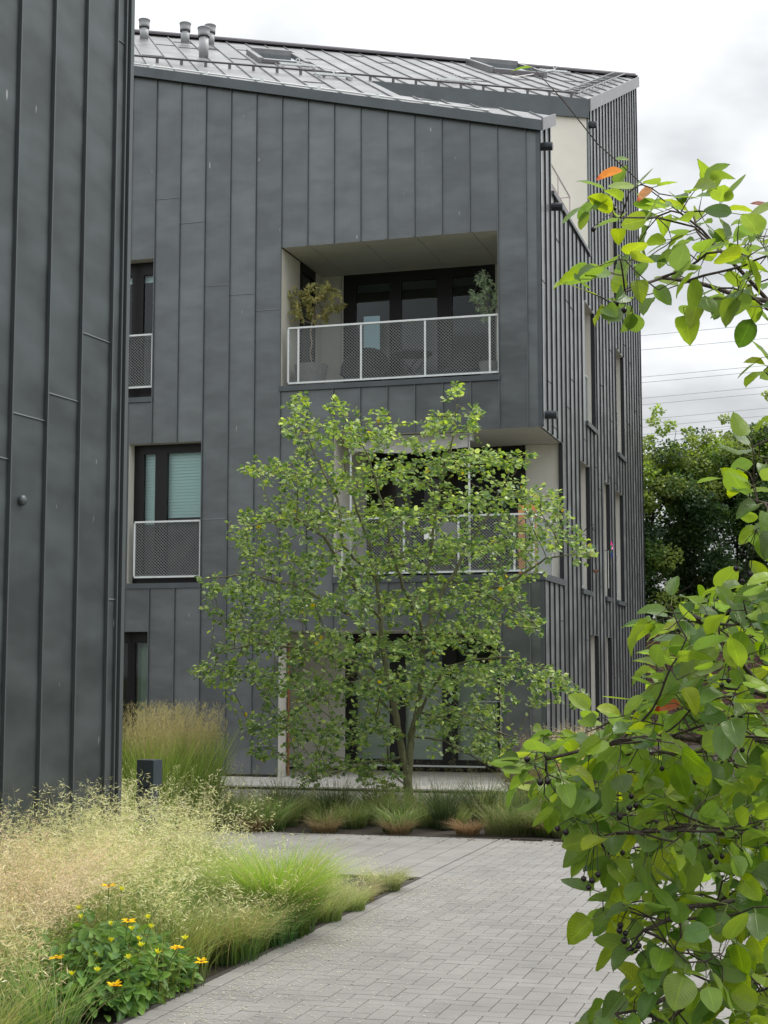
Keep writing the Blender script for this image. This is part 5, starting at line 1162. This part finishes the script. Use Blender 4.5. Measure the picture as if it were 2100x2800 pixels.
# ---- bollards, balcony furniture and small things ------------------------------------
def bollard(x, y, h, rz, label):
    r_ = empty('bollard', (x, y, 0), rz); tag(r_, label, 'bollard', 'square path bollards'); w2 = 0.072
    MB().box(-w2,w2,-w2,w2,0,h-0.24).build('post', M['steel_dark'], r_, bevel=0.003)
    MB().box(-w2+.012,w2-.012,-w2+.012,w2-.012,h-0.24,h-0.232).build('joint', M['gap'], r_)
    MB().hexa([(-w2,-w2,h-.232),(w2+.03,-w2,h-.232),(w2+.03,w2,h-.232),(-w2,w2,h-.232),(-w2,-w2,h),(w2+.03,-w2,h),(w2+.03,w2,h),(-w2,w2,h)]).build('lamp_head', M['steel_dark'], r_, bevel=0.003)
bollard(-2.08, 13.8, 0.85, -R(24), 'square dark grey bollard among tall grass by the metal wall')
bollard(2.45, 18.0, 0.90, -R(10), 'far square bollard in pale grass before the ribbed wall')

def potted(name, label, u, v, z, hpot, rpot, hst, crown_c, crown_r, nl, cols, Ls=(0.05,0.085)):
    p = W(u, v, z); r_ = empty(name, p, 0); tag(r_, label, 'potted plant')
    MB().lathe((0,0,0), [(0,0),(rpot*0.72,0),(rpot,hpot),(rpot*0.93,hpot),(rpot*0.9,hpot-0.03),(0,hpot-0.03)], 24).build('pot', M['pot'], r_, smooth=False)
    sd_ = [np.array([0.01*math.sin(i), 0, hpot-0.03+i*0.05]) for i in range(int((hst-hpot)/0.05))]; pr_ = [-1]+list(range(len(sd_)-1))
    A_ = norm(rng.normal(0,1,(130,3)))*rng.uniform(0.1,1,(130,1))**0.5*np.array(crown_r)+np.array(crown_c)
    P_, R_ = colonize(sd_, pr_, A_, 0.04, 1.0, 0.06, 80); _, rd_, ch_ = branch_mesh('trunk', P_, R_, 0.0022, 2.3, 0.016, M['barkolive'], r_, sides=(6,4))
    nn_ = np.array([i for i in range(len(P_)) if R_[i] >= 0 and rd_[i] < 0.006]); ii = rng.choice(nn_, nl); d_ = norm(P_[ii]-P_[R_[ii]])
    ld = norm(d_*0.6+rng.normal(0,0.7,(nl,3))+np.array([0,0,-0.1])); V, F_ = instance(SMALL_V, [SMALL_Q,SMALL_T], P_[ii], ld, norm(rng.normal(0,0.6,(nl,3))+np.array([0,0,1.])), rng.uniform(*Ls,nl), np.full(nl,0.36))
    np_mesh('foliage', V, F_, M['leaf'], cols=np.repeat(pick(cols, nl, 0.15), 7, 0), parent=r_)
potted('olive_tree', 'potted olive tree with thin bare stem on the left of the upper balcony', -3.72, 0.42, 5.97, 0.42, 0.27, 1.2, (0.08,0,1.42), (0.50,0.35,0.42), 1600, [(0.32,0.35,0.15),(0.40,0.41,0.19),(0.46,0.42,0.17)])
potted('olive_tree', 'grey-green potted olive at the right end of the upper balcony', -0.86, 0.38, 5.97, 0.30, 0.16, 1.0, (-0.05,0,1.32), (0.26,0.25,0.42), 700, [(0.30,0.38,0.25),(0.24,0.31,0.21)])
def shell_chair(label, u, v, z, rz, s=1.0, mat='rattan'):
    r_ = empty('lounge_chair', W(u, v, z), rz-TH); tag(r_, label, 'chair')
    V = []; Fq = []; na, nz_ = 18, 7
    for j in range(nz_):
        t = j/(nz_-1)
        for i in range(na):
            a = math.pi*(-0.08+1.16*i/(na-1)); hh = 0.34+0.52*math.sin(max(0,min(math.pi,a)))**0.7; rr_ = 0.30+0.10*t
            V.append((rr_*math.cos(a)*s, rr_*math.sin(a)*s, (0.30+(hh-0.30+0.02)*t)*s))
    for j in range(nz_-1):
        for i in range(na-1): k_ = j*na+i; Fq.append((k_,k_+1,k_+na+1,k_+na))
    o_ = np_mesh('backrest', np.array(V), [np.array(Fq)], M[mat], smooth=True, parent=r_); sm_ = o_.modifiers.new('solid','SOLIDIFY'); sm_.thickness = 0.03
    MB().lathe((0,0.0,0.28*s), [(0,0),(0.30*s,0),(0.31*s,0.06),(0.28*s,0.12),(0,0.13)], 20).build('seat', M[mat], r_, smooth=True)
    for a in (0.8,2.3,3.9,5.5): MB().tube([(0.2*math.cos(a)*s,0.2*math.sin(a)*s,0.28*s),(0.28*math.cos(a)*s,0.28*math.sin(a)*s,0)],0.012,6).build('leg', M['iron'], r_)
shell_chair('black rounded woven chair behind the olive on the upper balcony', -3.05, 1.1, 5.97, R(10), 1.0)
shell_chair('black woven chair at the right side of the upper balcony', -1.5, 1.15, 5.97, R(-25), 0.9)
# folding table on the upper balcony
ft = empty('folding_table', W(-2.25, 1.0, 5.97), -TH); tag(ft, 'small slender-legged table in the middle of the upper balcony', 'table')
MB().lathe((0,0,0.62),[(0,0),(0.33,0),(0.33,0.025),(0,0.025)],24).build('tabletop', M['rattan'], ft)
for sx_ in (-1,1): 
    for sy in (-1,1): MB().tube([(0.26*sx_,0.18*sy,0),(-0.22*sx_,0.16*sy,0.62)],0.010,6).build('leg', M['iron'], ft)
# lower loggia things
tp = empty('timber_frame', W(-0.38, 0.32, 3.0), -TH); tag(tp, 'upright orange timber frame standing in the lower corner balcony', 'timber frame')
MB().box(-0.045,0.045,-0.02,0.02,0,1.08).build('post', M['timber'], tp); MB().box(0.046,0.22,-0.018,0.018,1.0,1.09).build('crossbar', M['timber'], tp); MB().box(0.19,0.22,-0.016,0.016,0.0,0.999).build('post', M['timber'], tp)
def chair(label, u, v, rz, mat):
    r_ = empty('chair', W(u,v,3.0), rz-TH); tag(r_, label, 'chair')
    MB().box(-0.21,0.21,-0.2,0.2,0.43,0.46).build('seat', M[mat], r_); m_ = MB(); m_.box(-0.2,0.2,0.17,0.19,0.62,0.88); m_.build('backrest', M[mat], r_)
    for a,b in ((-.19,-.18),(.19,-.18),(-.19,.18),(.19,.18)): MB().tube([(a,b,0),(a,b,0.43 if b < 0 else 0.86)],0.012,6).build('leg', M['iron'], r_)
chair('dark chair at the left of the lower corner balcony', -2.6, 0.8, R(200), 'rattan'); chair('pale grey chair near the middle of the lower corner balcony', -1.5, 0.7, R(160), 'pot')
# wrought iron bracket with a hanging heart
br = empty('hanging_bracket', W(0, 3.47, 3.95), -TH); tag(br, 'curled wrought iron bracket with a hanging heart on the ribbed wall', 'bracket')
arc = [(0.02,0,-0.02),(0.06,0,0.02),(0.12,0,0.09),(0.18,0,0.12),(0.225,0,0.11),(0.245,0,0.07),(0.235,0,0.03),(0.205,0,0.02),(0.195,0,0.05),(0.215,0,0.07)]
MB().tube(arc, 0.007, 6).build('arm', M['iron'], br, smooth=True); MB().box(0.0,0.012,-0.015,0.015,-0.09,0.06).build('wall_plate', M['iron'], br)
MB().tube([(0.012,0,-0.07),(0.05,0,-0.03),(0.10,0,-0.08)],0.006,6).build('scroll', M['iron'], br)
ch_ = MB(); ch_.tube([(0.235,0,0.03),(0.235,0,-0.62)],0.003,5); ch_.tube([(0.235,0,-0.30),(0.235,0,-0.52)],0.012,6); ch_.build('chain', M['iron'], br)
h_ = MB()
hp = [(16*math.sin(t)**3/16, (13*math.cos(t)-5*math.cos(2*t)-2*math.cos(3*t)-math.cos(4*t))/16) for t in np.linspace(0,2*math.pi,25)[:-1]]
k_ = len(hp)
for yy, sc in ((-0.012,0.75),(-0.004,1.0),(0.004,1.0),(0.012,0.75)):
    for a, b in hp: h_.v.append((0.235+a*0.048*sc, yy, -0.665+b*0.05*sc))
for l_ in range(3):
    for j in range(k_): h_.f.append((l_*k_+j, l_*k_+(j+1)%k_, (l_+1)*k_+(j+1)%k_, (l_+1)*k_+j)); h_.m.append(0)
h_.f.append(tuple(range(k_))[::-1]); h_.m.append(0); h_.f.append(tuple(range(3*k_,4*k_))); h_.m.append(0)
h_.build('heart', M['rust'], br)
# pinwheel
pw = empty('pinwheel', W(0.0, 6.40, 3.86), -TH); tag(pw, 'pink, violet and green toy windmill fixed to a side window', 'pinwheel')
MB().tube([(-0.06,0,0.0),(0.10,0,0.01)],0.006,6).build('axle', M['iron'], pw); MB().tube([(0.03,0.0,0.0),(0.03,0,-0.7)],0.006,6).build('stick', M['white'], pw)
for i, cc_ in enumerate([(0.85,0.02,0.30),(0.75,0.02,0.45),(0.22,0.05,0.65),(0.05,0.15,0.75),(0.02,0.45,0.22),(0.03,0.5,0.12)]):
    a = math.pi/2+i*math.pi/3; mt = plain('vane_colour', cc_, 0.35); m_ = MB(); c0 = Vector((0.09,0,0.01))
    e1 = Vector((0.035*math.cos(a), -math.cos(a), math.sin(a))); e2 = Vector((0.5,-math.sin(a)*-1*0+0.0,0)); sdv = Vector((0.6, math.sin(a)*0.8, math.cos(a)*0.8))
    m_.poly([c0, c0+e1*0.10+sdv*0.035, c0+e1*0.17, c0+e1*0.09-sdv*0.025]); m_.build('vane', mt, pw)
